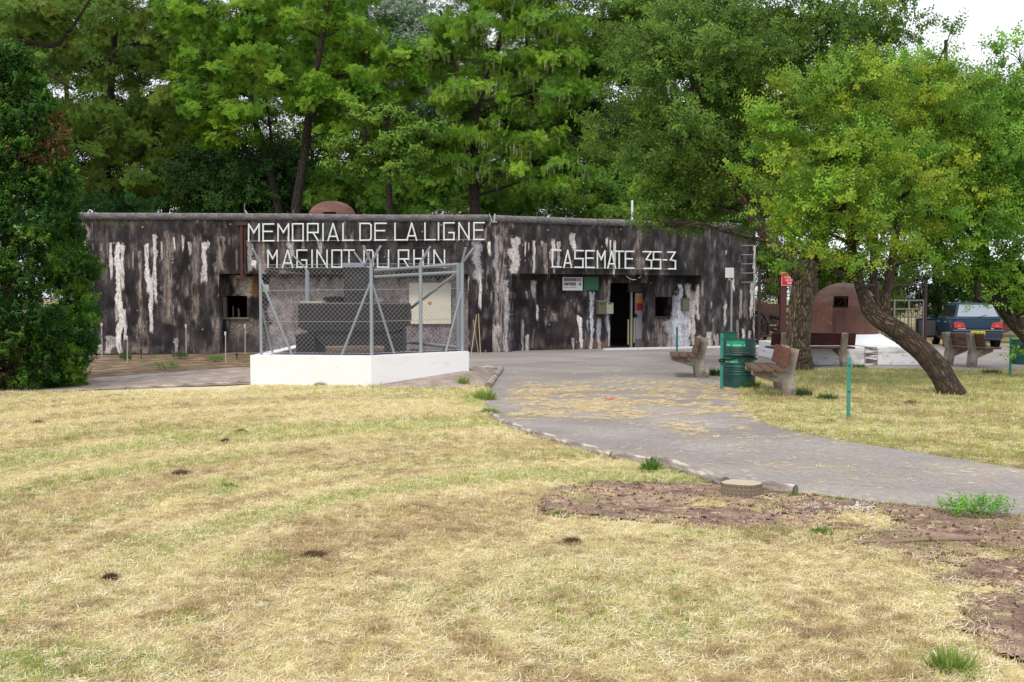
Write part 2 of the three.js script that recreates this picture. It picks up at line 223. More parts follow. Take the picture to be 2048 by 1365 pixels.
const RUNS_R = [[1003, 452, 708, 30, 0.75, 1], [993, 470, 640, 10, 0.55, 2], [1012, 560, 708, 12, 0.6, 2], [990, 650, 708, 22, 0.6, 0], [1028, 474, 546, 20, 0.85, 0], [1020, 440, 455, 16, 0.6, 1], [1051, 481, 508, 5, 0.9, 0], [1058, 484, 500, 4, 0.8, 0], [1068, 480, 547, 6, 0.9, 0], [1083, 482, 490, 5, 0.8, 0], [1091, 486, 550, 9, 0.8, 1], [1106, 478, 520, 12, 0.85, 0], [1117, 482, 530, 7, 0.8, 0], [1109, 534, 548, 5, 0.9, 0], [1147, 467, 498, 13, 0.9, 0], [1215, 476, 490, 5, 0.95, 0], [1221, 480, 503, 5, 0.95, 0], [1229, 482, 552, 6, 0.95, 0], [1276, 462, 552, 12, 0.55, 1], [1266, 500, 552, 8, 0.4, 1], [1064, 560, 592, 12, 0.8, 0], [1048, 580, 600, 6, 0.6, 0], [1071, 610, 642, 6, 0.9, 0], [1040, 640, 704, 6, 0.7, 0], [1050, 672, 706, 9, 0.8, 0], [1062, 660, 700, 6, 0.4, 1], [1181, 583, 700, 10, 0.9, 2], [1159, 636, 692, 9, 1, 0], [1154, 632, 650, 6, 0.9, 0], [1173, 640, 660, 5, 0.7, 2], [1195, 636, 700, 9, 0.7, 2], [1215, 628, 690, 8, 0.75, 2], [1144, 676, 700, 5, 0.7, 0], [1104, 625, 645, 16, 0.5, 1], [1130, 604, 620, 10, 0.3, 1], [1147, 605, 612, 6, 0.5, 1], [1361, 568, 690, 12, 1, 2], [1378, 566, 698, 16, 1, 0], [1388, 582, 690, 10, 0.9, 0], [1397, 570, 640, 7, 0.95, 0], [1352, 590, 690, 14, 0.7, 2], [1370, 620, 698, 34, 0.95, 2], [1345, 640, 698, 30, 0.65, 2], [1325, 640, 698, 34, 0.5, 1], [1316, 566, 594, 10, 0.35, 1], [1330, 566, 594, 10, 0.35, 1], [1400, 672, 698, 12, 0.8, 0], [1418, 664, 698, 12, 0.75, 0], [1434, 668, 698, 10, 0.7, 0], [1406, 560, 590, 4, 0.4, 0], [1451, 604, 650, 6, 0.75, 0], [1468, 556, 580, 5, 0.95, 0], [1462, 600, 640, 5, 0.5, 1], [1483, 578, 640, 6, 0.6, 0], [1492, 600, 640, 8, 0.5, 1], [1504, 566, 636, 7, 1, 0], [1511, 488, 700, 6, 0.85, 0], [1487, 656, 694, 6, 0.95, 0], [1500, 660, 694, 5, 0.7, 0], [1476, 640, 694, 5, 0.5, 0], [1500, 470, 478, 5, 0.7, 0], [1453, 500, 510, 3, 0.8, 0], [1423, 602, 616, 3, 0.8, 0], [1208, 560, 610, 10, 0.5, 1], [1216, 556, 605, 7, 0.6, 0]];
const TINT = [[226, 221, 218], [178, 164, 150], [206, 210, 224]];
// pale bare patches on the concrete: [x0,y0,x1,y1, colour, strength]
const BARE_L = [[436, 553, 480, 592, [172, 164, 152], 0.95], [432, 638, 500, 674, [128, 120, 112], 0.8], [512, 556, 934, 704, [150, 143, 144], 0.9], [478, 556, 486, 592, [128, 84, 48], 0.9], [425, 672, 520, 712, [104, 96, 92], 0.5], [220, 690, 320, 716, [110, 104, 104], 0.4], [180, 446, 300, 450, [74, 84, 44], 0.7], [740, 650, 934, 704, [128, 116, 126], 0.5]];
const BARE_R = [[1100, 628, 1112, 645, [140, 132, 128], 0.7], [1128, 628, 1146, 672, [110, 94, 80], 0.4], [1150, 680, 1230, 700, [134, 100, 80], 0.5], [1045, 690, 1140, 706, [96, 82, 70], 0.4], [1262, 690, 1300, 700, [100, 84, 70], 0.3]];
function wallTexture(W, runs, bare, w, h) {
  const R = runs.map(([px, y0, y1, wd, k, t]) => { const a = W.at(px, y0), b = W.at(px, y1), c = W.at(px + wd / 2, (y0 + y1) / 2), e = W.at(px, (y0 + y1) / 2); return [a[0], a[1], Math.max(b[1], -0.05), Math.max(0.02, c[0] - e[0]), k, t]; });
  const B = bare.map(([x0, y0, x1, y1, c, k]) => { const a = W.at(x0, y1), b = W.at(x1, y0); return [a[0], a[1], b[0], b[1], c, k]; });
  const raised = new Float32Array(w * h);
  const colour = tex(w, h, (u, v, i, j) => {
    const x = u * W.L, y = v * WH, n1 = fbm(x * 1.3 + 5, y * 0.8, 4), n2 = fbm(x * 6, y * 3.4 + 9, 4), n3 = fbm(x * 22, y * 22, 2), n4 = fbm(x * 2.6 + 30, y * 2.2, 3), drip = fbm(x * 7 + 3, y * 1.7, 4);
    let c = mix3([27, 23, 26], [80, 73, 77], clamp(n1 * 1.1 + n2 * 1.4 - 0.76)); c = mix3(c, [60, 46, 44], clamp(n4 * 2.4 - 1.2) * 0.4); c = mix3(c, [16, 12, 14], clamp(fbm(x * 4 + 60, y * 1.5, 4) * 4 - 2) * 0.6); c = mix3(c, [96, 88, 88], clamp(n3 * n2 * 5 - 1.75) * 0.4); c = mix3(c, [44, 52, 40], clamp(fbm(x * 1.7 + 70, y * 2, 4) * 3.2 - 1.8) * 0.6);
    c = mix3(c, [128, 119, 116], clamp(drip * 3.6 - 1.85) * clamp(n2 * 2.4 - 0.6) * 0.75); { const d2 = fbm(x * 13 + 90, y * 2.4 + 4, 4), hang = fbm(x * 5.3 + 11, 2.5, 2); c = mix3(c, [176, 168, 164], clamp(d2 * 5 - 3.05) * clamp(n2 * 3 - 1.1) * sstep(0.2, 0.5, hang) * 0.75); }
    let up = 0;
    for (const [x0, y0, x1, y1, cc, k] of B) { const q = 0.1 * (n2 - 0.5) * 2.4, m = sstep(-0.06, 0.06, Math.min(x - x0, x1 - x, y - y0, y1 - y) + q) * k * clamp(0.45 + n2); if (m > 0) c = mix3(c, [cc[0] * (0.7 + 0.6 * n3), cc[1] * (0.7 + 0.6 * n3), cc[2] * (0.7 + 0.6 * n3)], m); }
    for (const [cx, yt, yb, hw, k, t] of R) {
      if (Math.abs(x - cx) > hw * 2.2 + 0.1 || y > yt + 0.12 || y < yb - 0.15) continue;
      const along = clamp((yt - y) / (yt - yb + 1e-4)), wob = (fbm(y * 3.1 + cx * 9, cx * 5, 3) - 0.5) * hw * 1.6, ww = hw * (0.62 + 0.9 * fbm(y * 6 + cx * 31, 4.2, 3)) * (t === 1 ? 1 : 1.12 - 0.3 * along);
      const e = Math.abs(x - cx - wob) / ww, rag = (n2 - 0.5) * 1.5 + (n3 - 0.5) * 0.9, top = sstep(-0.03, 0.06, yt - y + (n3 - 0.5) * 0.15), bot = sstep(-0.1, 0.05, y - yb + (n2 - 0.5) * 0.3);
      const fibre = fbm(x * 26 + cx * 3, y * 3.2, 4), a = k * top * bot * (1 - sstep(0.62, 1.0, e + rag * 0.8)) * (t === 1 ? clamp(fibre * 2.8 - 0.65) * clamp(0.95 + 1.2 * (n2 - 0.5)) * 1.15 : clamp(0.8 + 1.9 * (fibre - 0.32) + 0.8 * (n2 - 0.5)));
      if (a > 0) { const q = 0.78 + 0.42 * n3; c = mix3(c, [TINT[t][0] * q, TINT[t][1] * q, TINT[t][2] * q], clamp(a)); up = Math.max(up, a); }
    }
    if (hash(Math.floor(x * 11), Math.floor(y * 11)) > 0.992) { const fx = x * 11 % 1 - 0.5, fy = y * 11 % 1 - 0.5; if (fx * fx + fy * fy < 0.07 + 0.1 * (n3 - 0.5)) c = mix3(c, [190, 180, 174], 0.8); }
    raised[j * w + i] = 0.25 + 0.35 * n2 + 0.2 * n3 + 0.3 * up;
    const s = 0.86 + 0.28 * hash(i, j); return [c[0] * s, c[1] * s, c[2] * s];
  });
  const b = tex(w, h, (u, v, i, j) => raised[j * w + i], { srgb: false });
  for (const t of [colour, b]) t.wrapS = t.wrapT = THREE.ClampToEdgeWrapping;
  return mat(0xffffff, 0.96, { map: colour, bumpMap: b, bumpScale: 0.03 });
}
const casemate = thing('concrete_casemate', 'long blackened concrete casemate with white memorial lettering and rounded coping', 'bunker');
const matL = wallTexture(WL, RUNS_L, BARE_L, 1536, 520), matR = wallTexture(WR, RUNS_R, BARE_R, 1216, 520);
function onFrame(o, W) { o.position.copy(W.A); o.rotation.y = W.turn; return o; }
function planUV(g, L) { const P = g.attributes.position, uv = g.attributes.uv; for (let i = 0; i < P.count; i++) uv.setXY(i, (P.getX(i) + P.getZ(i) * 0.6) / L, P.getY(i) / WH); return g; }
function slab(poly, holes, depth, z) { const s = new THREE.Shape(poly.map(([x, y]) => new THREE.Vector2(x, y))); for (const h of holes) s.holes.push(new THREE.Path(h.map(([x, y]) => new THREE.Vector2(x, y)))); return new THREE.ExtrudeGeometry(s, { depth, bevelEnabled: false }).translate(0, 0, z - depth); }
const rect = (a, b) => [[a[0], b[1]], [b[0], b[1]], [b[0], a[1]], [a[0], a[1]]];   // a upper left, b lower right
const DEEP = 0.5;
const nl0 = WL.at(437, 548)[0], nl1 = WL.at(936, 548)[0], nlh = WL.at(600, 548)[1], nr0 = WR.at(1024, 548)[0], nr1 = WR.at(1402, 551)[0], nrh = WR.at(1200, 549)[1];
onFrame(obj('front_wall', planUV(slab([[0, 0], [nl0, 0], [nl0, nlh], [nl1, nlh], [nl1, 0], [WL.L, 0], [WL.L, WH], [0, WH]], [], DEEP + 0.02, 0), WL.L), matL, casemate), WL);
onFrame(obj('entrance_wall', planUV(slab([[0.002, 0], [nr0, 0], [nr0, nrh], [nr1, nrh], [nr1, 0], [WR.L, 0], [WR.L, WH], [0.002, WH]], [], DEEP + 0.02, 0), WR.L), matR, casemate), WR);
const embr = [WL.at(445, 592, -DEEP), WL.at(494, 637, -DEEP)], winr = [WR.at(1311, 594, -DEEP), WR.at(1345, 633, -DEEP)], doorr = [WR.at(1221, 566, -DEEP), [WR.at(1295, 690, -DEEP)[0], 0]];
onFrame(obj('recess_wall', planUV(slab([[nl0 - 0.3, 0], [nl1 + 0.3, 0], [nl1 + 0.3, nlh + 0.2], [nl0 - 0.3, nlh + 0.2]], [rect(...embr)], 0.7, -DEEP - 0.003), WL.L), matL, casemate), WL);
onFrame(obj('recess_wall', planUV(slab([[nr0 - 0.3, 0], [doorr[0][0], 0], [doorr[0][0], doorr[0][1]], [doorr[1][0], doorr[0][1]], [doorr[1][0], 0], [nr1 + 0.3, 0], [nr1 + 0.3, nrh + 0.2], [nr0 - 0.3, nrh + 0.2]], [rect(...winr)], 0.55, -DEEP - 0.003), WR.L), matR, casemate), WR);
const plainConcrete = mat(new THREE.Color().setRGB(0.27, 0.255, 0.235), 0.95);
{
  const back = [V(8.3, 0, -41), V(-12.1, 0, -38)], roof = [A0, K0, R0, ...back].map((p) => [p.x, p.z]);
  const inset = roof.map(([x, z]) => [lerp(-2, x, 0.985), lerp(-34, z, 0.97)]);
  obj('roof_slab', new THREE.ExtrudeGeometry(new THREE.Shape(inset.map(([x, z]) => new THREE.Vector2(x, -z))), { depth: 0.3, bevelEnabled: false }).rotateX(-Math.PI / 2).translate(0, WH - 0.32, 0), mat(new THREE.Color().setRGB(0.16, 0.15, 0.13), 0.95), casemate);
  obj('floor_slab', new THREE.ExtrudeGeometry(new THREE.Shape(inset.map(([x, z]) => new THREE.Vector2(x, -z))), { depth: 0.1, bevelEnabled: false }).rotateX(-Math.PI / 2).translate(0, -0.11, 0), plainConcrete, casemate);
  const side = (p, q, nm, m) => { const W = wallFrame(p, q); onFrame(obj(nm, planUV(slab([[0, -0.1], [W.L, -0.1], [W.L, WH - 0.004], [0, WH - 0.004]], [], 0.4, 0), W.L), m, casemate), W); };
  side(R0.clone().add(V(-0.003, 0, -0.003)), back[0], 'side_wall', matR); side(back[0], back[1], 'rear_wall', plainConcrete); side(back[1], A0.clone().add(V(0.003, 0, -0.003)), 'side_wall', matL);
  // rounded coping along the wall tops
  const cm = mat(0xffffff, 0.95, { map: tex(512, 64, (u, v, i, j) => { const a = tfbm(u, v, 16, 8, 4), k = 0.8 + 0.3 * hash(i, j), c = mix3([98, 94, 95], [134, 130, 132], clamp(a * 2 - 0.5)); return [c[0] * k, c[1] * k, c[2] * k]; }) });
  const cop = (W, u0, u1, dy) => { const pts = []; const n = 40; for (let i = 0; i <= n; i++) { const u = lerp(u0, u1, i / n); pts.push(V(u, 3.885 + (fbm(u * 0.7, dy, 2) - 0.5) * 0.03, -0.03 + (fbm(u * 0.9 + 4, dy, 2) - 0.5) * 0.02)); } const g = tube(pts, pts.map(() => 0.105), 14, 0.03, 1); const caps = [pts[0], pts[n]].map((p) => new THREE.SphereGeometry(0.102, 12, 8).scale(0.35, 1, 1).translate(p.x, p.y, p.z)); const o = obj('coping', [g, ...caps], cm, casemate); onFrame(o, W); };
  cop(WL, -0.1, WL.L - 0.12, 1); cop(WR, 0.06, WR.at(1302, 440)[0], 5); cop(WR, WR.at(1388, 446)[0], WR.at(1484, 452)[0], 9);
  // stained iron rail beside the lettering, and the rungs at the far corner
  const rust = mat(new THREE.Color().setRGB(0.075, 0.03, 0.025), 0.8);
  const a = WL.at(483, 446), b = WL.at(483, 556);
  onFrame(obj('iron_rail', [box(0.075, a[1] - b[1], 0.07, a[0], (a[1] + b[1]) / 2, 0.037), box(0.03, a[1] - b[1], 0.05, a[0] + 0.09, (a[1] + b[1]) / 2, 0.027), box(0.3, 0.07, 0.1, a[0] + 0.02, a[1] - 0.04, 0.05), box(0.26, 0.09, 0.12, a[0] - 0.06, b[1] + 0.02, 0.062)], rust, casemate), WL);
  const rungMat = mat(new THREE.Color().setRGB(0.3, 0.26, 0.24), 0.7);
  for (let i = 0; i < 5; i++) { const l = WR.at(1483, 492 + i * 18.3), r = WR.at(1505, 491.5 + i * 18.3); onFrame(obj('rung', [bar(V(l[0], l[1], 0.1), V(r[0], r[1], 0.1), 0.014), bar(V(l[0], l[1], -0.03), V(l[0], l[1], 0.1), 0.014), bar(V(r[0], r[1], -0.03), V(r[0], r[1], 0.1), 0.014)], rungMat, casemate), WR); }
  // step-framed embrasure
  const e0 = embr[0], e1 = embr[1], fm = mat(new THREE.Color().setRGB(0.16, 0.14, 0.11), 0.9);
  onFrame(obj('embrasure_sill', [box(e1[0] - e0[0] + 0.16, 0.05, 0.2, (e0[0] + e1[0]) / 2, e1[1] + 0.0, -DEEP - 0.02)], fm, casemate), WL);
  onFrame(obj('embrasure_jamb', [box(0.1, e0[1] - e1[1] - 0.06, 0.14, e0[0] + 0.03, (e0[1] + e1[1]) / 2, -DEEP - 0.09)], fm, casemate), WL);
  onFrame(obj('embrasure_stub', [bar(V(e0[0] + 0.24, e1[1], -DEEP - 0.25), V(e0[0] + 0.24, e1[1] + 0.35, -DEEP - 0.25), 0.02), bar(V(e0[0] + 0.4, e1[1], -DEEP - 0.3), V(e0[0] + 0.38, e1[1] + 0.28, -DEEP - 0.3), 0.03)], fm, casemate), WL);
  // doorway: jambs, posts and the pale door leaf standing half open
  const d0 = doorr[0], d1 = doorr[1], dh = d0[1], steel = mat(new THREE.Color().setRGB(0.3, 0.32, 0.24), 0.7), U = (px) => WR.at(px, 640, -DEEP - 0.3)[0];
  onFrame(obj('door_post', [box(0.06, dh - 0.28, 0.06, U(1263), (dh - 0.28) / 2, -DEEP - 0.32)], steel, casemate), WR);
  onFrame(obj('door_post', [box(0.05, dh - 0.28, 0.06, U(1291.5), (dh - 0.28) / 2, -DEEP - 0.32)], mat(new THREE.Color().setRGB(0.34, 0.34, 0.36), 0.7), casemate), WR);
  onFrame(obj('door_header', [box(d1[0] - U(1256), 0.3, 0.12, (d1[0] + U(1256)) / 2, dh - 0.14, -DEEP - 0.3)], mat(new THREE.Color().setRGB(0.06, 0.035, 0.03), 0.9), casemate), WR);
  const leafW = U(1290) - U(1272), door = onFrame(obj('door_leaf', [box(leafW, dh - 0.32, 0.05, U(1281), (dh - 0.32) / 2 + 0.005, -DEEP - 0.36)], mat(new THREE.Color().setRGB(0.3, 0.32, 0.36), 0.55), casemate), WR);
  obj('kick_plate', [box(leafW - 0.02, 0.26, 0.012, U(1281), 0.15, -DEEP - 0.328)], mat(new THREE.Color().setRGB(0.13, 0.15, 0.2), 0.5), door);
  obj('latch', [box(0.05, 0.12, 0.06, U(1273), 1.02, -DEEP - 0.31)], mat(0x15110f, 0.6), door);
  obj('sticker', [box(leafW * 0.9, 0.21, 0.006, U(1281.5), 1.53, -DEEP - 0.331)], mat(new THREE.Color().setRGB(0.55, 0.22, 0.03), 0.5), door);
  obj('sticker', [box(leafW * 0.92, 0.24, 0.006, U(1281.5), 1.295, -DEEP - 0.331)], mat(new THREE.Color().setRGB(0.32, 0.02, 0.02), 0.5), door);
  for (let k = 0; k < 2; k++) onFrame(obj('door_edge', [box(0.035, 0.8, 0.04, U(k ? 1268.5 : 1256.5), 0.5 + k * 0.05, -DEEP - 0.3)], mat(new THREE.Color().setRGB(0.4, 0.33, 0.2), 0.9), casemate), WR);
}
// white tube lettering, each letter a piece fixed on the wall
const GLYPH = {
  M: [[[0, 0], [0, 1], [0.5, 0.5], [1, 1], [1, 0]]], E: [[[1, 1], [0, 1], [0, 0], [1, 0]], [[0, 0.56], [0.85, 0.56]]], O: [[[0, 0], [0, 1], [1, 1], [1, 0], [0, 0]]], R: [[[0, 0], [0, 1], [1, 1], [1, 0.48], [0, 0.48]], [[0.5, 0.48], [1, 0]]], I: [[[0.5, 0], [0.5, 1]]],
  A: [[[0, 0], [0.5, 1], [1, 0]], [[0.13, 0.24], [0.87, 0.24]]], L: [[[0, 1], [0, 0], [1, 0]]], D: [[[0, 0], [0, 1], [0.85, 1], [1, 0.9], [1, 0.1], [0.85, 0], [0, 0]]], G: [[[1, 1], [0, 1], [0, 0], [1, 0], [1, 0.42], [0.5, 0.42]]], N: [[[0, 0], [0, 1], [1, 0], [1, 1]]],
  T: [[[0, 1], [1, 1]], [[0.5, 1], [0.5, 0]]], U: [[[0, 1], [0, 0], [1, 0], [1, 1]]], H: [[[0, 0], [0, 1]], [[1, 0], [1, 1]], [[0, 0.5], [1, 0.5]]], C: [[[1, 1], [0, 1], [0, 0], [1, 0]]], S: [[[1, 1], [0, 1], [0, 0.52], [1, 0.52], [1, 0], [0, 0]]], 3: [[[0, 1], [0.95, 1], [0.35, 0.54], [1, 0.48], [1, 0], [0.1, 0]]], 5: [[[1, 1], [0, 1], [0, 0.54], [0.95, 0.54], [0.95, 0], [0.05, 0]]], '-': [[[0, 0.53], [1, 0.53]]],
};
const white = mat(new THREE.Color().setRGB(0.78, 0.83, 0.83), 0.5);
function letters(W, text, spans, yTop, yBot, t) {
  [...text].forEach((ch, i) => {
    let [x0, x1] = spans[i]; const geo = [];
    for (const line of GLYPH[ch]) for (let k = 0; k + 1 < line.length; k++) {
      const P = [line[k], line[k + 1]].map(([a, b]) => { const px = lerp(x0, x1, a), q = W.at(px, lerp(yBot(px), yTop(px), b), 0.06); return V(q[0], q[1], 0.06); });
      const e = P[1].clone().sub(P[0]).normalize().multiplyScalar(t * 0.45); geo.push(bar(P[0].clone().sub(e), P[1].clone().add(e), t / 2, t / 2, 8));
    }
    const q = W.at((x0 + x1) / 2, yTop(x0) + 6, 0.06), s = W.at((x0 + x1) / 2, yBot(x0) - 6, 0.06);
    onFrame(obj('letter', geo, white, casemate), W).userData.label = `white tube letter ${ch === '-' ? 'dash' : ch}`;
  });
}
letters(WL, 'MEMORIALDELALIGNE', [[497, 518], [526, 547], [556, 577], [585, 606], [615, 636], [641, 651], [656, 676], [686, 706], [720, 742], [750, 772], [790, 811], [814, 833], [850, 870], [872, 882], [888, 908], [918, 938], [948, 968]], (x) => 449 - (x - 497) * 0.0064, (x) => 482.5 - (x - 497) * 0.0064, 0.046);
letters(WL, 'MAGINOTDURHIN', [[536, 554], [565, 585], [594, 613], [619, 629], [634, 654], [664, 683], [688, 708], [728, 746], [755, 777], [797, 817], [828, 846], [852, 862], [868, 889]], () => 501, () => 535, 0.046);
letters(WR, 'CASEMATE35-3', [[1105, 1121], [1128, 1143], [1150, 1166], [1172, 1188], [1195, 1210], [1216, 1231], [1231, 1246], [1251, 1267], [1287, 1303], [1307, 1322], [1327, 1333], [1336, 1351]], (x) => 501 + (x - 1105) * 0.0165, (x) => 534.4 + (x - 1105) * 0.0165, 0.05);
{
  const rail = mat(new THREE.Color().setRGB(0.35, 0.33, 0.3), 0.7), line = (W, a, b) => { const p = W.at(...a, 0.03), q = W.at(...b, 0.03); onFrame(obj('letter_rail', [bar(V(p[0], p[1], 0.03), V(q[0], q[1], 0.03), 0.01, 0.01, 6)], rail, casemate), W); };
  line(WL, [492, 482.5], [962, 479.5]); line(WL, [530, 536], [895, 536]); line(WR, [1100, 535], [1352, 539]);
}
// things fixed on the casemate
{
  const wallThing = (W, name, label, cat, p, off, group) => { const u = W.A.clone().addScaledVector(W.d, p[0]).addScaledVector(W.n, off); u.y = p[1]; return thing(name, label, cat, u, W.turn, group); };
  const canvasTex = (w, h, draw) => { const c = document.createElement('canvas'); c.width = w; c.height = h; const g = c.getContext('2d'); draw(g); const t = new THREE.CanvasTexture(c); t.colorSpace = THREE.SRGBColorSpace; return t; };
  globalThis.canvasTex = canvasTex;
  const sized = (W, x0, y0, x1, y1, off) => { const a = W.at(x0, y0, off), b = W.at(x1, y1, off); return { c: [(a[0] + b[0]) / 2, (a[1] + b[1]) / 2], w: b[0] - a[0], h: a[1] - b[1] }; };
  let s = sized(WR, 1125, 554.5, 1165, 581.5, -DEEP + 0.03), t = wallThing(WR, 'entrance_sign', 'white sign reading ENTREE with black arrow on casemate wall', 'sign', s.c, -DEEP + 0.03);
  obj('board', [box(s.w, s.h, 0.03)], mat(0xd8d8d8, 0.6), t);
  const face = canvasTex(512, 344, (g) => {
    g.fillStyle = '#e9ebee'; g.fillRect(0, 0, 512, 344); g.fillStyle = '#8d8986'; g.fillRect(22, 14, 320, 92); g.fillStyle = '#a9a79c'; g.fillRect(342, 14, 150, 92);
    setSeed(5); g.fillStyle = 'rgba(58,60,58,0.55)'; for (let i = 0; i < 14; i++) g.fillRect(32 + i * 22 + (i > 7 ? 14 : 0), 50 + rr(-3, 3), 13, 34 + rr(-6, 6));
    g.fillStyle = '#0c0c14'; g.font = 'bold 104px sans-serif'; g.lineWidth = 9; g.strokeStyle = '#0c0c14'; g.textBaseline = 'alphabetic'; g.save(); g.translate(26, 214); g.scale(0.83, 1); g.fillText('ENTREE', 0, 0); g.strokeText('ENTREE', 0, 0); g.restore();
    g.beginPath(); g.moveTo(404, 166); g.lineTo(440, 166); g.lineTo(432, 118); g.lineTo(486, 176); g.lineTo(432, 232); g.lineTo(440, 188); g.lineTo(404, 188); g.fill();
    g.fillStyle = 'rgba(70,86,92,0.8)'; for (let i = 0; i < 15; i++) if (i !== 6) g.fillRect(32 + i * 21, 256 + rr(-2, 2), 14, 24);
  });
  obj('sign_face', [new THREE.PlaneGeometry(s.w * 0.97, s.h * 0.96).translate(0, 0, 0.019)], mat(0xffffff, 0.55, { map: face }), t);
  s = sized(WR, 1168, 554, 1197, 581, -DEEP + 0.03); t = wallThing(WR, 'green_board', 'plain dark green board on casemate wall beside the entrance sign', 'board', s.c, -DEEP + 0.03);
  obj('panel', [box(s.w, s.h, 0.025)], mat(new THREE.Color().setRGB(0.035, 0.16, 0.075), 0.7), t); obj('batten', [box(s.w * 0.9, 0.04, 0.02, 0, 0, -0.024)], mat(0x3b2b20), t);
  s = sized(WR, 1194.5, 603, 1210, 629, -DEEP + 0.1); t = wallThing(WR, 'letter_box', 'dark olive metal letter box on wall left of the doorway', 'letter box', s.c, -DEEP + 0.1);
  const olive = mat(new THREE.Color().setRGB(0.1, 0.1, 0.06), 0.5), sage = mat(new THREE.Color().setRGB(0.3, 0.32, 0.24), 0.5);
  obj('body', [rbox(s.w, s.h, 0.2, 0.01)], olive, t); obj('lid', [box(s.w + 0.03, 0.02, 0.24, 0, s.h / 2 + 0.012, 0)], sage, t); obj('slot', [box(s.w * 0.7, 0.02, 0.01, 0, s.h * 0.3, 0.103)], mat(0x0a0a0a), t);
  s = sized(WR, 1210.5, 606, 1224, 628, -DEEP + 0.1); t = wallThing(WR, 'letter_box', 'pale grey green letter box beside the darker olive one', 'letter box', s.c, -DEEP + 0.1);
  obj('body', [rbox(s.w, s.h, 0.2, 0.01)], sage, t); obj('slot', [box(s.w * 0.6, 0.025, 0.01, 0, s.h * 0.42, 0.103)], mat(0x0a0a0a), t);
  s = sized(WR, 1363.5, 597, 1377, 622, -DEEP + 0.06); t = wallThing(WR, 'meter_cabinet', 'small grey green cabinet on white streaked wall right of window opening', 'cabinet', s.c, -DEEP + 0.06);
  obj('body', [rbox(s.w, s.h, 0.12, 0.01)], olive, t); obj('door', [box(s.w * 0.8, s.h * 0.84, 0.012, 0, 0, 0.064)], mat(new THREE.Color().setRGB(0.14, 0.15, 0.1), 0.5), t);
  s = sized(WR, 1347, 581, 1356, 588, -DEEP + 0.06); t = wallThing(WR, 'wall_lamp', 'small unlit yellowish bulkhead lamp above the window opening', 'lamp', s.c, -DEEP + 0.06);
  obj('housing', [new THREE.SphereGeometry(0.075, 12, 8).scale(1, 0.8, 0.8)], mat(new THREE.Color().setRGB(0.12, 0.1, 0.03), 0.4), t); obj('bracket', [box(0.05, 0.05, 0.08, 0, 0, -0.05)], olive, t);
  s = sized(WL, 818, 566, 902, 648, -DEEP + 0.03); t = wallThing(WL, 'shutter_panel', 'pale cream square panel on casemate wall behind the wire fence', 'panel', s.c, -DEEP + 0.03);
  obj('board', [box(s.w, s.h, 0.05)], mat(0xffffff, 0.8, { map: tex(256, 256, (u, v, i, j) => { const k = 0.93 + 0.07 * tfbm(u, v, 8, 4, 4) + 0.03 * hash(i, j), q = sstep(0.06, 0.03, Math.hypot(u - 0.5, v - 0.5) + 0.05 * (tfbm(u, v, 20, 3, 2) - 0.5)); const c = mix3([222, 216, 200], [180, 140, 110], q); return [c[0] * k, c[1] * k, c[2] * k]; }) }), t);
  obj('edge_strip', [box(s.w + 0.04, 0.03, 0.06, 0, -s.h / 2 - 0.016, 0)], mat(new THREE.Color().setRGB(0.1, 0.06, 0.05)), t);
  s = sized(WL, 526, 569, 537, 584, 0); t = thing('notice_plate', 'small pale grey notice plate on wire fence left end', 'plate', Q(530.5, 577, 18.74));
  obj('plate', [box(0.12, 0.14, 0.006)], mat(new THREE.Color().setRGB(0.5, 0.49, 0.5), 0.5), t); obj('clip', [box(0.02, 0.02, 0.02, 0, 0.06, -0.01)], mat(0x777777), t);
  t = wallThing(WR, 'torn_banner', 'torn white strip sagging under the concrete lintel above the door', 'strip', WR.at(1272, 556, 0.02), -0.1);
  const pts = [[-0.27, 0.05], [-0.17, -0.02], [-0.05, -0.06], [0.06, -0.05], [0.15, -0.01], [0.25, 0.05]];
  const bw = mat(0xf0f0f0, 0.8); pts.slice(0, -1).forEach((p, k) => { const q = pts[k + 1]; if (k !== 3) obj('strip', [beam(V(p[0], p[1], 0), V(q[0], q[1], 0.01), 0.035, 0.012)], bw, t); });
  for (const x of [-0.27, 0.25]) obj('cord', [bar(V(x, 0.05, 0), V(x, 0.14, 0), 0.006)], mat(0x999999), t);
  // roof furniture
  t = thing('white_pole', 'slim white pole standing on the casemate roof above lettering', 'pole', Q(1264.5, 441, 32.2)); obj('shaft', [bar(V(0, -0.1, 0), V(0, 0.6, 0), 0.035)], mat(0xe8edf2, 0.5), t); obj('cap', [new THREE.SphereGeometry(0.036, 8, 6).translate(0, 0.6, 0)], mat(0xe8edf2, 0.5), t);
  for (const [px, top, lab] of [[489, 407, 'thin grey metal stake with side strut on roof edge by iron rail'], [587, 420, 'short thin metal stake on roof edge left of rusty cupola']]) { t = thing('roof_stake', lab, 'stake', Q(px, 432, 29.1), 0, 'stakes on the casemate roof'); const h = (432 - top) * 29 / FOCAL; obj('rod', [bar(V(0, -0.05, 0), V(0, h, 0), 0.014)], mat(0x6d6f78, 0.5), t); if (px < 500) obj('strut', [bar(V(0.01, h * 0.45, 0), V(0.13, -0.02, 0), 0.016)], mat(0xc0c4cc, 0.5), t); }
  t = thing('coping_bracket', 'bent pale metal bracket in the coping gap at casemate corner', 'bracket', V(K0.x, 3.84, K0.z + 0.14)); const bm = mat(new THREE.Color().setRGB(0.42, 0.44, 0.4), 0.5);
  obj('arm', [beam(V(-0.08, 0.16, 0), V(0, -0.06, 0.03), 0.04, 0.02)], bm, t); obj('arm', [beam(V(0.08, 0.16, 0), V(0.06, -0.05, 0.03), 0.04, 0.02)], bm, t); obj('foot', [box(0.16, 0.03, 0.05, 0.06, -0.07, 0.02)], bm, t);
}
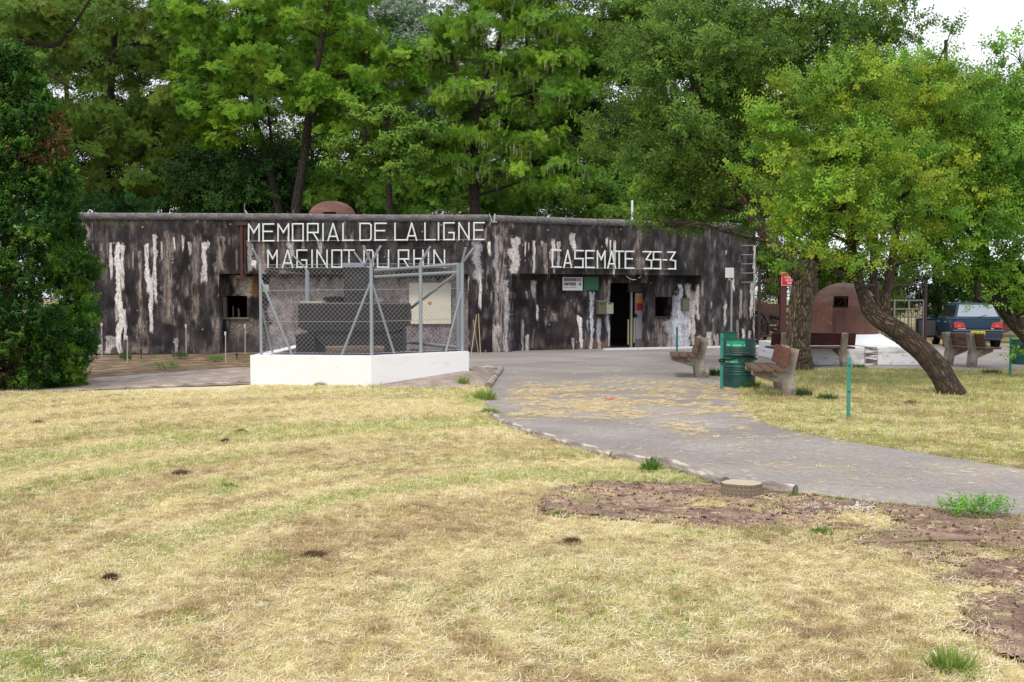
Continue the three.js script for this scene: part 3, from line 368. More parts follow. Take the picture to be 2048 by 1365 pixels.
// rusted steel
const rustTex = tex(512, 512, (u, v, i, j) => { const a = tfbm(u, v, 6, 11, 5), b = tfbm(u, v, 24, 21, 3), s = tfbm(u, v * 0.25, 32, 41, 3); let c = mix3([88, 56, 46], [128, 86, 72], clamp(a * 2.2 - 0.6)); c = mix3(c, [160, 120, 106], clamp(b * 3 - 1.9) * 0.5); c = mix3(c, [62, 30, 28], clamp(s * 3 - 1.8) * 0.7); const k = 0.88 + 0.24 * hash(i, j); return [c[0] * k, c[1] * k, c[2] * k]; });
const rustMat = mat(0xffffff, 0.62, { map: rustTex, metalness: 0.0, bumpMap: tex(256, 256, (u, v) => tfbm(u, v, 24, 9, 3), { srgb: false }), bumpScale: 0.006 });
const CSG = new Evaluator(); CSG.attributes = ['position', 'normal', 'uv'];
const cut = (g, cutters) => { let b = new Brush(g); b.updateMatrixWorld(); for (const c of cutters) { const k = new Brush(c); k.updateMatrixWorld(); b = CSG.evaluate(b, k, SUBTRACTION); } return b.geometry; };
function dome(R, H, straight, wall) {
  const prof = (r, h, s) => { const p = [[0, 0], [r * 0.995, 0], [r, 0.02]]; for (let i = 0; i <= 16; i++) { const a = i / 16 * Math.PI / 2; p.push([Math.max(0, r * Math.cos(a) ** 0.92), s + (h - s) * Math.sin(a)]); } return p.map(([x, y]) => new THREE.Vector2(x < 1e-4 ? 0 : x, y)); };
  return [new THREE.LatheGeometry(prof(R, H, straight), 64), new THREE.LatheGeometry(prof(R - wall, H - wall, straight), 40).translate(0, -0.01, 0)];
}
{
  const c = Q(1688, 650, 26), R = 0.86, [o, i] = dome(R, 1.53, 0.8, 0.2);
  const t = thing('steel_cupola', 'large rusty steel observation cupola with square ports on white plinth', 'cupola', V(c.x, 0.44, c.z), 0, undefined);
  const port = (ang) => box(0.36, 0.29, 0.7, 0, 1.045, R).rotateY(ang);
  obj('shell', [cut(o, [i, port(-0.42), port(1.05), port(-2)])], rustMat, t);
  for (const ang of [-0.42, 1.05]) obj('port_frame', [box(0.28, 0.02, 0.06, 0, 0.92, R - 0.16), box(0.02, 0.24, 0.06, 0.1, 1.04, R - 0.16), bar(V(-0.08, 0.95, R - 0.18), V(0.06, 1.12, R - 0.18), 0.012)].map((g) => g.rotateY(ang)), mat(0x241a18, 0.7), t);
  const patch = new THREE.CylinderGeometry(R + 0.004, R + 0.004, 0.5, 10, 1, true, -0.95, 0.3).translate(0, 0.72, 0); // cylinder angle from +z
  obj('scraped_patch', [patch], mat(0xffffff, 0.8, { map: tex(128, 256, (u, v, i2, j) => { const k = tfbm(u, v, 10, 3, 4); return mix3([116, 74, 62], [160, 132, 116], clamp(k * 3 - 1.5) * 0.8); }) }), t).userData.label = 'scraped rectangular patch of bare metal';
  // white plinth with its sloping apron
  const p = thing('cupola_plinth', 'low white painted concrete plinth under the large rusty cupola', 'plinth', V(0, 0, 0)), a = G(1596, 731), b = G(1838, 730), wm = mat(0xffffff, 0.8, { map: tex(512, 128, (u, v, i2, j) => { const n = tfbm(u, v, 6, 8, 5), s = clamp(tfbm(u * 1, v * 0.3, 20, 12, 3) * 4 - 2.5); const q = (u > 0.545 && u < 0.64) ? clamp(tfbm(u, v, 16, 77, 3) * 6 - 2.6) : 0; return mix3(mix3([232, 234, 238], [168, 160, 152], clamp(s * 0.6 + clamp(n * 4 - 2.6))), [70, 60, 58], q * 0.85); }) });
  const x0 = a.x, x1 = b.x, z0 = a.z, z1 = z0 - 3.8, cuts = [x0, x0 + (x1 - x0) * 0.54, x0 + (x1 - x0) * 0.645, x1];
  const uvw = (g) => { const P = g.attributes.position, uv = g.attributes.uv; for (let k = 0; k < P.count; k++) uv.setXY(k, (P.getX(k) - x0 + (z0 - P.getZ(k)) * 0.2) / (x1 - x0), P.getY(k) / 0.45); return g; };
  for (let k = 0; k < 3; k++) obj('plinth_block', [uvw(rbox(cuts[k + 1] - cuts[k] - 0.012, 0.43, z0 - z1, 0.02, (cuts[k] + cuts[k + 1]) / 2, 0.215 + (k === 1 ? -0.006 : 0), (z0 + z1) / 2))], wm, p);
  obj('apron', [new THREE.CylinderGeometry(0.9, 1.28, 0.24, 40).translate(c.x, 0.43 + 0.118, c.z)], mat(0xe9ecf0, 0.8), p);
  const d = Q(664, 428, 31.2), [o2] = dome(0.735, 0.71, 0.2, 0.1), t2 = thing('roof_cupola', 'squat rusty steel cupola on the casemate roof', 'cupola', V(d.x, WH - 0.02, d.z));
  obj('shell', [cut(o2, [box(0.38, 0.12, 0.5, 0.05, 0.26, 0.7)])], rustMat, t2); obj('collar', [new THREE.CylinderGeometry(0.8, 0.82, 0.06, 40).translate(0, 0.03, 0)], rustMat, t2);
}
// white kerb along the forecourt wall
{ const a = G(1208, 701), b = G(1524, 694), m = mat(new THREE.Color().setRGB(0.75, 0.76, 0.78), 0.85); const t = thing('white_kerb', 'low white painted kerb along the foot of casemate entrance wall', 'kerb'); const n = 5; for (let i = 0; i < n; i++) obj('kerb_stone', [beam(a.clone().lerp(b, i / n + 0.002).setY(0.02), a.clone().lerp(b, (i + 1) / n - 0.002).setY(0.02), 0.16, 0.075)], m, t); }
console.log('casemate done');

// ---------------------------------------------------------------- fenced enclosure with the relic
const whitePaint = mat(0xffffff, 0.85, { map: tex(512, 256, (u, v, i, j) => { const n = tfbm(u, v, 5, 18, 5), s = clamp(tfbm(u, v, 24, 28, 3) * 5 - 3.6), k = 0.97 + 0.03 * hash(i, j), c = mix3([241, 242, 245], [206, 200, 192], clamp(clamp(n * 4 - 2.7) * 0.5 + s * 0.5)); return [c[0] * k, c[1] * k, c[2] * k]; }, { repeat: [0.4, 0.8] }) });
const cA = Q(500, 711, 18.55), cB = Q(742, 712.5, 18.15), cC = Q(938, 703.5, 19.1), cE = V(-4.75, 0, -23.3), cD = V(-3.55, 0, -24.2);
const topA = cA.y, topB = cB.y, topC = cC.y;
{
  const t = thing('white_plinth', 'thick white painted concrete plinth carrying the wire fence', 'plinth'), th = 0.26;
  const out = (p, q) => { const d = q.clone().sub(p).setY(0).normalize(); return V(-d.z, 0, d.x); };  // to the camera side
  const seg = (p, q, yp, yq, mp, mq, name) => { // block with a sloping top, mitred ends
    const P = [p, q, q.clone().add(mq), p.clone().add(mp)], n = 8, rows = [];
    const lo = P.map((v) => v.clone().setY(-0.05)), hi = P.map((v, i) => v.clone().setY(i === 0 || i === 3 ? yp : yq));
    const g = quads([[lo[0], lo[1], hi[1], hi[0]], [hi[0], hi[1], hi[2], hi[3]], [lo[1], lo[2], hi[2], hi[1]], [lo[3], lo[0], hi[0], hi[3]], [lo[2], lo[3], hi[3], hi[2]]]), A = g.attributes.position, U = g.attributes.uv;
    for (let i = 0; i < A.count; i++) U.setXY(i, A.getX(i) + A.getZ(i), A.getY(i)); obj(name, g, whitePaint, t);
  };
  const f = (p) => p.clone().setY(0), dAB = out(cA, cB).multiplyScalar(-th), dBC = out(cB, cC).multiplyScalar(-th), mB = dAB.clone().add(dBC).multiplyScalar(0.56);
  seg(f(cA), f(cB), topA, topB, dAB, mB, 'front_block'); seg(f(cB), f(cC), topB, topC, mB, dBC, 'side_block');
  seg(f(cE).add(V(-0.1, 0, 0)), f(cA).add(V(0, 0, -0.29)), topA, topA - 0.004, V(th, 0, 0), V(th, 0, 0), 'end_block');
}
const galv = mat(new THREE.Color().setRGB(0.3, 0.335, 0.38), 0.45, { metalness: 0.25 });
const wireMat = mat(new THREE.Color().setRGB(0.36, 0.36, 0.38), 0.5, { metalness: 0.1 });
{
  const t = thing('wire_fence', 'grey chain link fence with angled barbed wire arms on white plinth', 'fence');
  const fp = { A: V(-4.68, topA, -18.72), B: V(-2.56, topB, -18.3), M: null, C: V(-0.95, topC, -19.2), D: V(cD.x, topC, cD.z), E: V(cE.x + 0.03, topA, cE.z + 0.1) };
  fp.M = fp.B.clone().lerp(fp.C, 0.53); const H = 1.69;
  const post = (p, r = 0.034, h = H) => obj('post', [bar(p.clone().setY(p.y - 0.04), p.clone().setY(p.y + h), r, r, 12)], galv, t);
  const arm = (p, dx, dz, l = 0.38, h = H) => { const q = p.clone().setY(p.y + h), e = q.clone().add(V(dx * l, l * 0.78, dz * l)); obj('arm', [bar(q, e, 0.024, 0.02, 8)], galv, t); return e; };
  const tips = {};
  post(fp.A, 0.03); tips.A = arm(fp.A, -0.28, 0.4, 0.36); post(fp.B); tips.B = arm(fp.B, 0.5, 0.3); tips.B2 = arm(fp.B, -0.3, 0.4); post(fp.M); tips.M = arm(fp.M, 0.5, 0.2); post(fp.C); tips.C = arm(fp.C, 0.2, 0.3, 0.36); tips.C2 = arm(fp.C, 0.62, 0.1, 0.36);
  post(fp.E, 0.045); tips.E = arm(fp.E, -0.75, -0.1, 0.46);
  const dpost = fp.D.clone(); post(dpost, 0.05, H + 0.1); arm(dpost, 0.35, 0.2, 0.42, H + 0.1); arm(dpost, -0.6, -0.1, 0.42, H + 0.1);
  const brace = (a, h, b, m = galv) => obj('brace', [bar(a.clone().setY(a.y + h), b, 0.022, 0.022, 8)], m, t);
  const on = (p, q, k) => p.clone().lerp(q, k);
  brace(fp.A, 1.42, on(fp.A, fp.B, 0.28).add(V(0, 0, -0.03))); brace(fp.A, 0.95, on(fp.A, fp.E, 0.2)); brace(fp.B, 1.36, on(fp.B, fp.A, 0.27).add(V(0, 0.0, -0.03))); brace(fp.B, 1.36, on(fp.B, fp.C, 0.24).add(V(0, 0, -0.03))); brace(fp.C, 1.2, on(fp.C, fp.B, 0.19));
  // chain link: two families of crossing wires per panel
  const link = (p, q, y0p, y0q, h, r = 0.0023) => {
    const W = Math.hypot(q.x - p.x, q.z - p.z), g = [], st = 0.088, n = V(-(q.z - p.z) / W, 0, (q.x - p.x) / W);
    const at = (s, y, o) => V(lerp(p.x, q.x, s / W), lerp(y0p, y0q, s / W) + y, lerp(p.z, q.z, s / W)).addScaledVector(n, o);
    for (let c = -h; c < W; c += st) { const a = Math.max(c, 0), b = Math.min(c + h, W); if (b - a > 0.01) g.push(bar(at(a, a - c, 0.002), at(b, b - c, 0.002), r, r, 3)); }
    for (let c = 0; c < W + h; c += st) { const a = Math.max(c - h, 0), b = Math.min(c, W); if (b - a > 0.01) g.push(bar(at(a, c - a, -0.002), at(b, c - b, -0.002), r, r, 3)); }
    obj('chain_link_panel', g, wireMat, t);
    for (const y of [0.02, 0.6, 1.18, h]) obj('tension_wire', [bar(at(0, y, 0.008), at(W, y, 0.008), 0.0045, 0.0045, 5)], wireMat, t);
  };
  link(fp.A, fp.B, topA + 0.02, topB + 0.02, H - 0.04); link(fp.B, fp.C, topB + 0.02, topC + 0.02, H - 0.04); for (const y of [0.05, 0.4, 0.8, 1.2, 1.6]) obj('strand', [bar(fp.E.clone().setY(topA + y), fp.A.clone().setY(topA + y), 0.004, 0.004, 5)], wireMat, t);
  for (const k of [0.35, 0.95]) for (const [a, b, p, q] of [['A', 'B', fp.A, fp.B], ['B', 'M', fp.B, fp.M], ['M', 'C', fp.M, fp.C]]) { const P = p.clone().setY(p.y + H).lerp(tips[a === 'A' ? 'A' : a], k), R = q.clone().setY(q.y + H).lerp(tips[b === 'B' ? 'B2' : b], k); obj('barbed_wire', [tube([P, P.clone().lerp(R, 0.5).add(V(0, -0.02, 0)), R], [0.004, 0.004, 0.004], 4, 0, 3)], mat(0x3a3636, 0.7), t); }
  // gate of welded tube closing the back
  const g = thing('tube_gate', 'blue grey welded tube gate with diagonal closing the fence enclosure', 'gate'), tb = 0.036, gp = (k, y) => fp.C.clone().lerp(fp.D, k).setY(y), y0 = topC + 0.06, y1 = topC + H - 0.03;
  obj('top_rail', [bar(gp(0.03, y1), gp(0.97, y1), tb, tb, 10)], galv, g); obj('middle_rail', [bar(gp(0.03, y1 - 0.15), gp(0.9, y1 - 0.15), tb, tb, 10)], galv, g); obj('bottom_rail', [bar(gp(0.03, y0), gp(0.97, y0), tb, tb, 10)], galv, g);
  obj('stile', [bar(gp(0.03, y0), gp(0.03, y1), tb * 1.2, tb * 1.2, 10)], galv, g); obj('stile', [bar(gp(0.97, y0), gp(0.97, y1), tb, tb, 10)], galv, g); obj('diagonal', [bar(gp(0.04, y1 - 0.16), gp(0.5, 1.32), tb * 0.9, tb * 0.9, 10)], galv, g);
  obj('lock_box', [box(0.16, 0.2, 0.08).translate(gp(0.5, 1.2).x, 1.2, gp(0.5, 1.2).z)], galv, g);
}
{ // armoured relic: sponsons over two tracks, a tower on the deck
  const t = thing('armoured_relic', 'black armoured vehicle relic with flared hull and square tower inside fence', 'armoured vehicle', V(-3.13, 0, -19.75), 0.06), black = mat(new THREE.Color().setRGB(0.016, 0.015, 0.018), 0.6), black2 = mat(new THREE.Color().setRGB(0.02, 0.02, 0.024), 0.55);
  const prism = (prof, d, z) => { const s = new THREE.Shape(prof.map(([x, y]) => new THREE.Vector2(x, y))); return new THREE.ExtrudeGeometry(s, { depth: d, bevelEnabled: true, bevelSize: 0.015, bevelThickness: 0.015, bevelSegments: 1 }).translate(0, 0, z - d); };
  obj('upper_hull', [prism([[-1.05, 1.03], [-1.05, 1.46], [1.05, 1.46], [1.05, 1.03], [0.86, 0.93], [-0.86, 0.93]], 1.7, 0)], black, t);
  obj('lower_hull', [prism([[-0.6, 0.66], [-0.82, 0.95], [0.82, 0.95], [0.6, 0.66]], 1.6, -0.06)], black2, t);
  for (const s of [-1, 1]) { const tr = obj('track', [prism([[s * 0.86 - 0.22, 0.1], [s * 0.86 - 0.25, 0.85], [s * 0.86 + 0.1, 0.92], [s * 0.86 + 0.1, 0.06]].map(([x, y]) => [x, y]), 1.66, -0.03)], black, t); for (let i = 0; i < 7; i++) obj('track_link', [box(0.36, 0.06, 0.03, s * 0.86 - 0.07, 0.2 + i * 0.1, 0.0)], black2, tr); }
  obj('tower', [rbox(0.56, 0.74, 0.56, 0.02, 0.09, 1.83, -0.42)], black, t); obj('tower_roof', [box(0.42, 0.09, 0.5, 0.0, 2.235, -0.34)], mat(new THREE.Color().setRGB(0.22, 0.25, 0.33), 0.5), t);
  obj('tower_hatch', [box(0.3, 0.36, 0.02, 0.09, 1.86, -0.132)], black2, t); obj('deck_rim', [box(2.1, 0.02, 0.03, 0, 1.485, -0.04)], mat(new THREE.Color().setRGB(0.16, 0.16, 0.19), 0.5), t);
  obj('deck_plank', [box(0.44, 0.04, 0.2, -0.82, 1.50, -0.14)], mat(new THREE.Color().setRGB(0.5, 0.45, 0.34), 0.8), t);
  const coil = []; for (let i = 0; i < 3; i++) coil.push(new THREE.TorusGeometry(0.16 + i * 0.03, 0.018, 6, 20).rotateX(1.4).translate(-0.38, 1.52 + i * 0.025, -0.3)); obj('cable_coil', coil, mat(0x0b0b0c, 0.6), t);
  obj('engine_grille', Array.from({ length: 6 }, (_, i) => box(0.7, 0.02, 0.02, 0.55, 1.5, -0.2 - i * 0.05)), black2, t);
}
// gravel bed raised behind its log edging, and a low mound inside the enclosure
{
  const F = [[742, 776], [800, 778], [860, 778], [920, 777], [972, 772], [990, 756], [1002, 739]].map(([a, b]) => G(a, b)), Bk = F.map((_, i) => cB.clone().lerp(cC, Math.min(1, i / 4.4)).setY(0));
  const pos = [], idx = [], uv = [], n = 10;
  F.forEach((f, i) => { const h = Math.min(1, i / 4.4) * 0.22; for (let j = 0; j <= n; j++) { const k = j / n, p = f.clone().lerp(Bk[i].clone().add(V(0, 0, -0.1)), k); const y = 0.006 + h * sstep(-0.1, 1, k) + (fbm(p.x * 3, p.z * 3, 3) - 0.5) * 0.03 * Math.sin(k * 3); pos.push(p.x, y, p.z); uv.push(p.x, p.z); if (i < F.length - 1 && j < n) { const a = i * (n + 1) + j, b = a + n + 1; idx.push(a, b, a + 1, a + 1, b, b + 1); } } });
  const g = new THREE.BufferGeometry(); g.setAttribute('position', new THREE.Float32BufferAttribute(pos, 3)); g.setAttribute('uv', new THREE.Float32BufferAttribute(uv, 2)); g.setIndex(idx); g.computeVertexNormals(); struct(obj('gravel_bed', g, gravelMat));
  const inner = [[cA.x + 0.1, cA.z - 0.2], [cB.x, cB.z - 0.2], [cC.x - 0.1, cC.z - 0.1], [cD.x, cD.z], [cE.x, cE.z]], e = shapeFloor(inner, [], 0.42);
  struct(obj('enclosure_earth', metreUV(e), mat(new THREE.Color().setRGB(0.55, 0.42, 0.34), 1, { map: debrisTex })));
}

// ---------------------------------------------------------------- benches, drums, posts
const concTex = tex(256, 256, (u, v, i, j) => { const a = tfbm(u, v, 5, 51, 5), b = clamp(tfbm(u, v, 9, 61, 4) * 4 - 2.2), k = 0.85 + 0.28 * hash(i, j), c = mix3(mix3([118, 108, 98], [164, 156, 146], clamp(a * 2 - 0.5)), [78, 72, 50], b * 0.7); return [c[0] * k, c[1] * k, c[2] * k]; });
const woodTex = (a, b, sd) => tex(256, 256, (u, v, i, j) => { const g = tfbm(u * 0.25, v, 32, sd, 4), s = tfbm(u, v, 6, sd + 5, 3), k = 0.86 + 0.25 * hash(i >> 2, j); const c = mix3(a, b, clamp(g * 1.6 + s * 0.8 - 0.7)); return [c[0] * k, c[1] * k, c[2] * k]; });
const conc = mat(0xffffff, 0.95, { map: concTex }), woodWorn = mat(0xffffff, 0.85, { map: woodTex([74, 56, 46], [124, 96, 80], 3) }), woodRed = mat(0xffffff, 0.8, { map: woodTex([84, 46, 34], [134, 84, 62], 9) }), woodDark = mat(0xffffff, 0.8, { map: woodTex([52, 22, 22], [84, 40, 36], 13) });
function bench(label, p, turn, { len = 1.8, backs = 2, seatWood = woodWorn, backWood = woodRed, h = 0.78 } = {}) {
  const t = thing('park_bench', label, 'bench', p, turn, 'weathered benches by the path'), px = len / 2 - 0.28;
  const side = new THREE.Shape([[-0.27, 0], [-0.1, 0], [-0.06, 0.22], [0.1, 0.27], [0.4, 0.36], [0.4, 0.41], [-0.1, 0.4], [-0.2, h], [-0.32, h - 0.02], [-0.24, 0.4], [-0.28, 0.12]].map(([x, y]) => new THREE.Vector2(x, y)));
  for (const s of [-1, 1]) obj('support', [new THREE.ExtrudeGeometry(side, { depth: 0.1, bevelEnabled: true, bevelSize: 0.01, bevelThickness: 0.012, bevelSegments: 1 }).rotateY(-Math.PI / 2).translate(s * px + 0.065, 0, 0)], conc, t);
  const plank = (w, hh, d) => rbox(w, hh, d, 0.01);
  for (let i = 0; i < 3; i++) obj('seat_plank', [plank(len, 0.045, 0.155).rotateX(0.03 * (i - 1)).translate((i - 1) * 0.008, 0.437 + i * 0.002, -0.02 + i * 0.172)], seatWood, t);
  for (let i = 0; i < backs; i++) { const hh = backs === 1 ? 0.3 : 0.145; obj('back_plank', [plank(len, hh, 0.045).rotateX(-0.25).translate(0, (backs === 1 ? h - 0.14 : h - 0.075 - 0.16 * (1 - i)), backs === 1 ? -0.115 : -0.13 + 0.042 * (1 - i))], backWood, t); }
  return t;
}
{
  const f = (px, py) => { const p = G(px, py); return p; };
  let p = f(1572, 796); bench('weathered bench with red brown single backboard near green drum', V(p.x - 0.02, 0, p.z - 0.7), -Math.PI / 2 - 0.14, { len: 1.7, backs: 1 });
  p = f(1386, 757); bench('worn brown bench at path edge facing the casemate door', V(p.x + 0.05, 0, p.z - 0.55), -Math.PI / 2 - 0.13, { len: 1.3, backWood: woodWorn });
  p = f(1626, 734); bench('long dark red bench behind the thick tree trunk', V(p.x, 0, p.z - 0.1), Math.PI + 0.02, { len: 1.95, backs: 1, backWood: woodDark });
  p = f(1940, 736); bench('old brown bench with concrete legs behind the leaning trunk facing the car', V(p.x + 0.15, 0, p.z - 0.5), Math.PI / 2 + 0.38, { len: 1.25, backWood: woodWorn });
}
const greenPaint = (a, b, sd) => mat(0xffffff, 0.45, { map: tex(256, 256, (u, v, i, j) => { const n = tfbm(u, v, 8, sd, 4), c = mix3(mix3(a, b, clamp(n * 2 - 0.5)), [74, 52, 40], clamp(tfbm(u, v, 20, sd + 3, 3) * 6 - 4.4)), k = 0.94 + 0.1 * hash(i, j); return [c[0] * k, c[1] * k, c[2] * k]; }) });
const drumGreen = greenPaint([16, 62, 58], [26, 84, 76], 5), postGreen = greenPaint([44, 134, 122], [66, 158, 142], 8), boxGreen = greenPaint([12, 92, 78], [22, 116, 96], 9);
const drumBody = (R, H, hoops) => { const p = [[R - 0.01, 0], [R, 0.012]]; for (let y = 0.04; y <= H - 0.03; y += 0.006) { let b = 0; for (const [h, w, k] of hoops) b = Math.max(b, k * Math.exp(-(((y - h) / w) ** 2))); p.push([R + b, y]); } p.push([R + 0.006, H - 0.02], [R + 0.008, H], [R - 0.012, H], [R - 0.012, H - 0.3]); return new THREE.LatheGeometry(p.map(([x, y]) => new THREE.Vector2(x, y)), 48); };
{
  const b = G(1478, 775), t = thing('steel_drum', 'dark green ribbed steel drum used as litter bin beside the bench', 'litter bin', b, 0), R = 0.285, H = 0.86;
  obj('barrel', [drumBody(R, H, [[0.24, 0.012, 0.008], [0.29, 0.012, 0.008], [0.335, 0.012, 0.008], [0.375, 0.014, 0.018], [0.585, 0.014, 0.018], [0.63, 0.012, 0.008], [0.665, 0.012, 0.008], [0.70, 0.012, 0.008]])], drumGreen, t);
  const sticker = (a0, a1, y0, y1, lab) => { const g = new THREE.CylinderGeometry(R + 0.004, R + 0.004, y1 - y0, 12, 1, true, a0, a1 - a0).translate(0, (y0 + y1) / 2, 0); obj('sticker', [g], mat(0xffffff, 0.5, { map: tex(128, 64, (u, v, i, j) => { const mark = v < 0.34 && v > 0.1 && hash((i >> 3) + 5, 3) > 0.45 && (i & 7) > 1; return mark ? [150, 214, 190] : mix3([16, 142, 104], [38, 160, 122], tfbm(u, v, 6, 3, 3)); }) }), t).userData.label = lab; };
  sticker(-1.1, 0.12, 0.735, 0.845, 'bright green printed label'); sticker(-1.2, -0.3, 0.45, 0.53, 'small bright green label'); sticker(0.75, 1.15, 0.45, 0.53, 'small bright green label at side');
  obj('bottom_disc', [new THREE.CylinderGeometry(R - 0.01, R - 0.01, 0.02, 32).translate(0, 0.5, 0)], mat(0x101010), t);
  // strap with its handle
  const st = []; for (let i = 0; i <= 14; i++) { const a = lerp(-1.5, 1.6, i / 14), y = 0.5 + 0.09 * Math.exp(-((a - 0.18) ** 2) * 2.2); st.push(V(Math.sin(a) * (R + 0.024), y, Math.cos(a) * (R + 0.024))); }
  obj('strap', [tube(st, st.map(() => 0.013), 6, 0, 2)], mat(0x17120f, 0.8), t);
  obj('handle', [rbox(0.13, 0.055, 0.03, 0.01, 0.06, 0.61, R + 0.02)], mat(0x2e2826, 0.6), t);
  const stake = (label, p, h, grp = 'green metal posts') => { const q = thing('green_post', label, 'post', p, 0.2, grp); obj('angle_bar', [box(0.05, h + 0.05, 0.012, 0, h / 2 - 0.025, 0), box(0.012, h + 0.05, 0.05, 0.019, h / 2 - 0.025, -0.031)], postGreen, q); obj('bolt', [box(0.016, 0.016, 0.01, 0, h - 0.1, 0.01)], mat(0x1c2422), q); obj('bolt', [box(0.016, 0.016, 0.01, 0, h * 0.45, 0.01)], mat(0x1c2422), q); return q; };
  const sp = stake('turquoise green post strapped to the left of the green drum', G(1443, 778), 0.97); obj('wire_tie', [new THREE.TorusGeometry(0.045, 0.014, 6, 14).rotateX(1.5).translate(0, 0.48, 0), new THREE.TorusGeometry(0.04, 0.012, 6, 14).rotateX(1.3).translate(0, 0.51, 0)], mat(0x1b1511), sp);
  stake('turquoise green post alone in the grass beside the leaning tree', G(1697, 838), 0.8); stake('turquoise green post on the forecourt beyond the worn brown bench', G(1354, 722), 0.85); 
  const bp = G(2021, 752); const rp = stake('blue green post holding a hanging green bin at lawn edge', bp, 0.84);
  const hb = thing('hanging_bin', 'green round litter bin hung on a post at lawn edge', 'litter bin', V(bp.x + 0.25, 0, bp.z + 0.02)); obj('barrel', [drumBody(0.21, 0.5, [[0.16, 0.012, 0.008], [0.34, 0.012, 0.008]]).translate(0, 0.24, 0)], boxGreen, hb); obj('bottom', [new THREE.CylinderGeometry(0.2, 0.2, 0.02, 32).translate(0, 0.26, 0)], boxGreen, hb); obj('hook', [box(0.06, 0.03, 0.03, -0.22, 0.6, 0)], mat(0x2a2a2a), hb);
  const c = Q(1458, 690, 20.6), u = thing('square_bin', 'square green metal bin behind the steel drum', 'litter bin', V(c.x, 0, c.z), 0.35); obj('body', [rbox(0.25, 0.86, 0.2, 0.01, 0, 0.45, 0)], boxGreen, u); obj('rim', [box(0.27, 0.02, 0.22, 0, 0.885, 0)], drumGreen, u); obj('foot', [box(0.2, 0.03, 0.16, 0, 0.012, 0)], mat(0x1a1a1a), u);
  const wp = Q(1463, 660, 27.2), w = thing('white_plate_sign', 'blank white square plate on gooseneck pole before the casemate', 'sign', V(wp.x, 0, wp.z)), pm = mat(new THREE.Color().setRGB(0.42, 0.46, 0.4), 0.6);
  obj('pole', [tube([V(0, 0, 0), V(0, 1, 0), V(-0.005, 1.9, 0), V(-0.02, 2.03, 0.02), V(-0.06, 2.07, 0.03), V(-0.1, 2.08, 0.03)], [0.022, 0.022, 0.022, 0.022, 0.02, 0.02], 10)], pm, w); obj('plate', [rbox(0.235, 0.27, 0.02, 0.008, -0.07, 2.26, 0.04)], mat(0xf4f5f7, 0.5), w); obj('bracket', [box(0.04, 0.2, 0.02, -0.08, 2.16, 0.018)], pm, w);
}

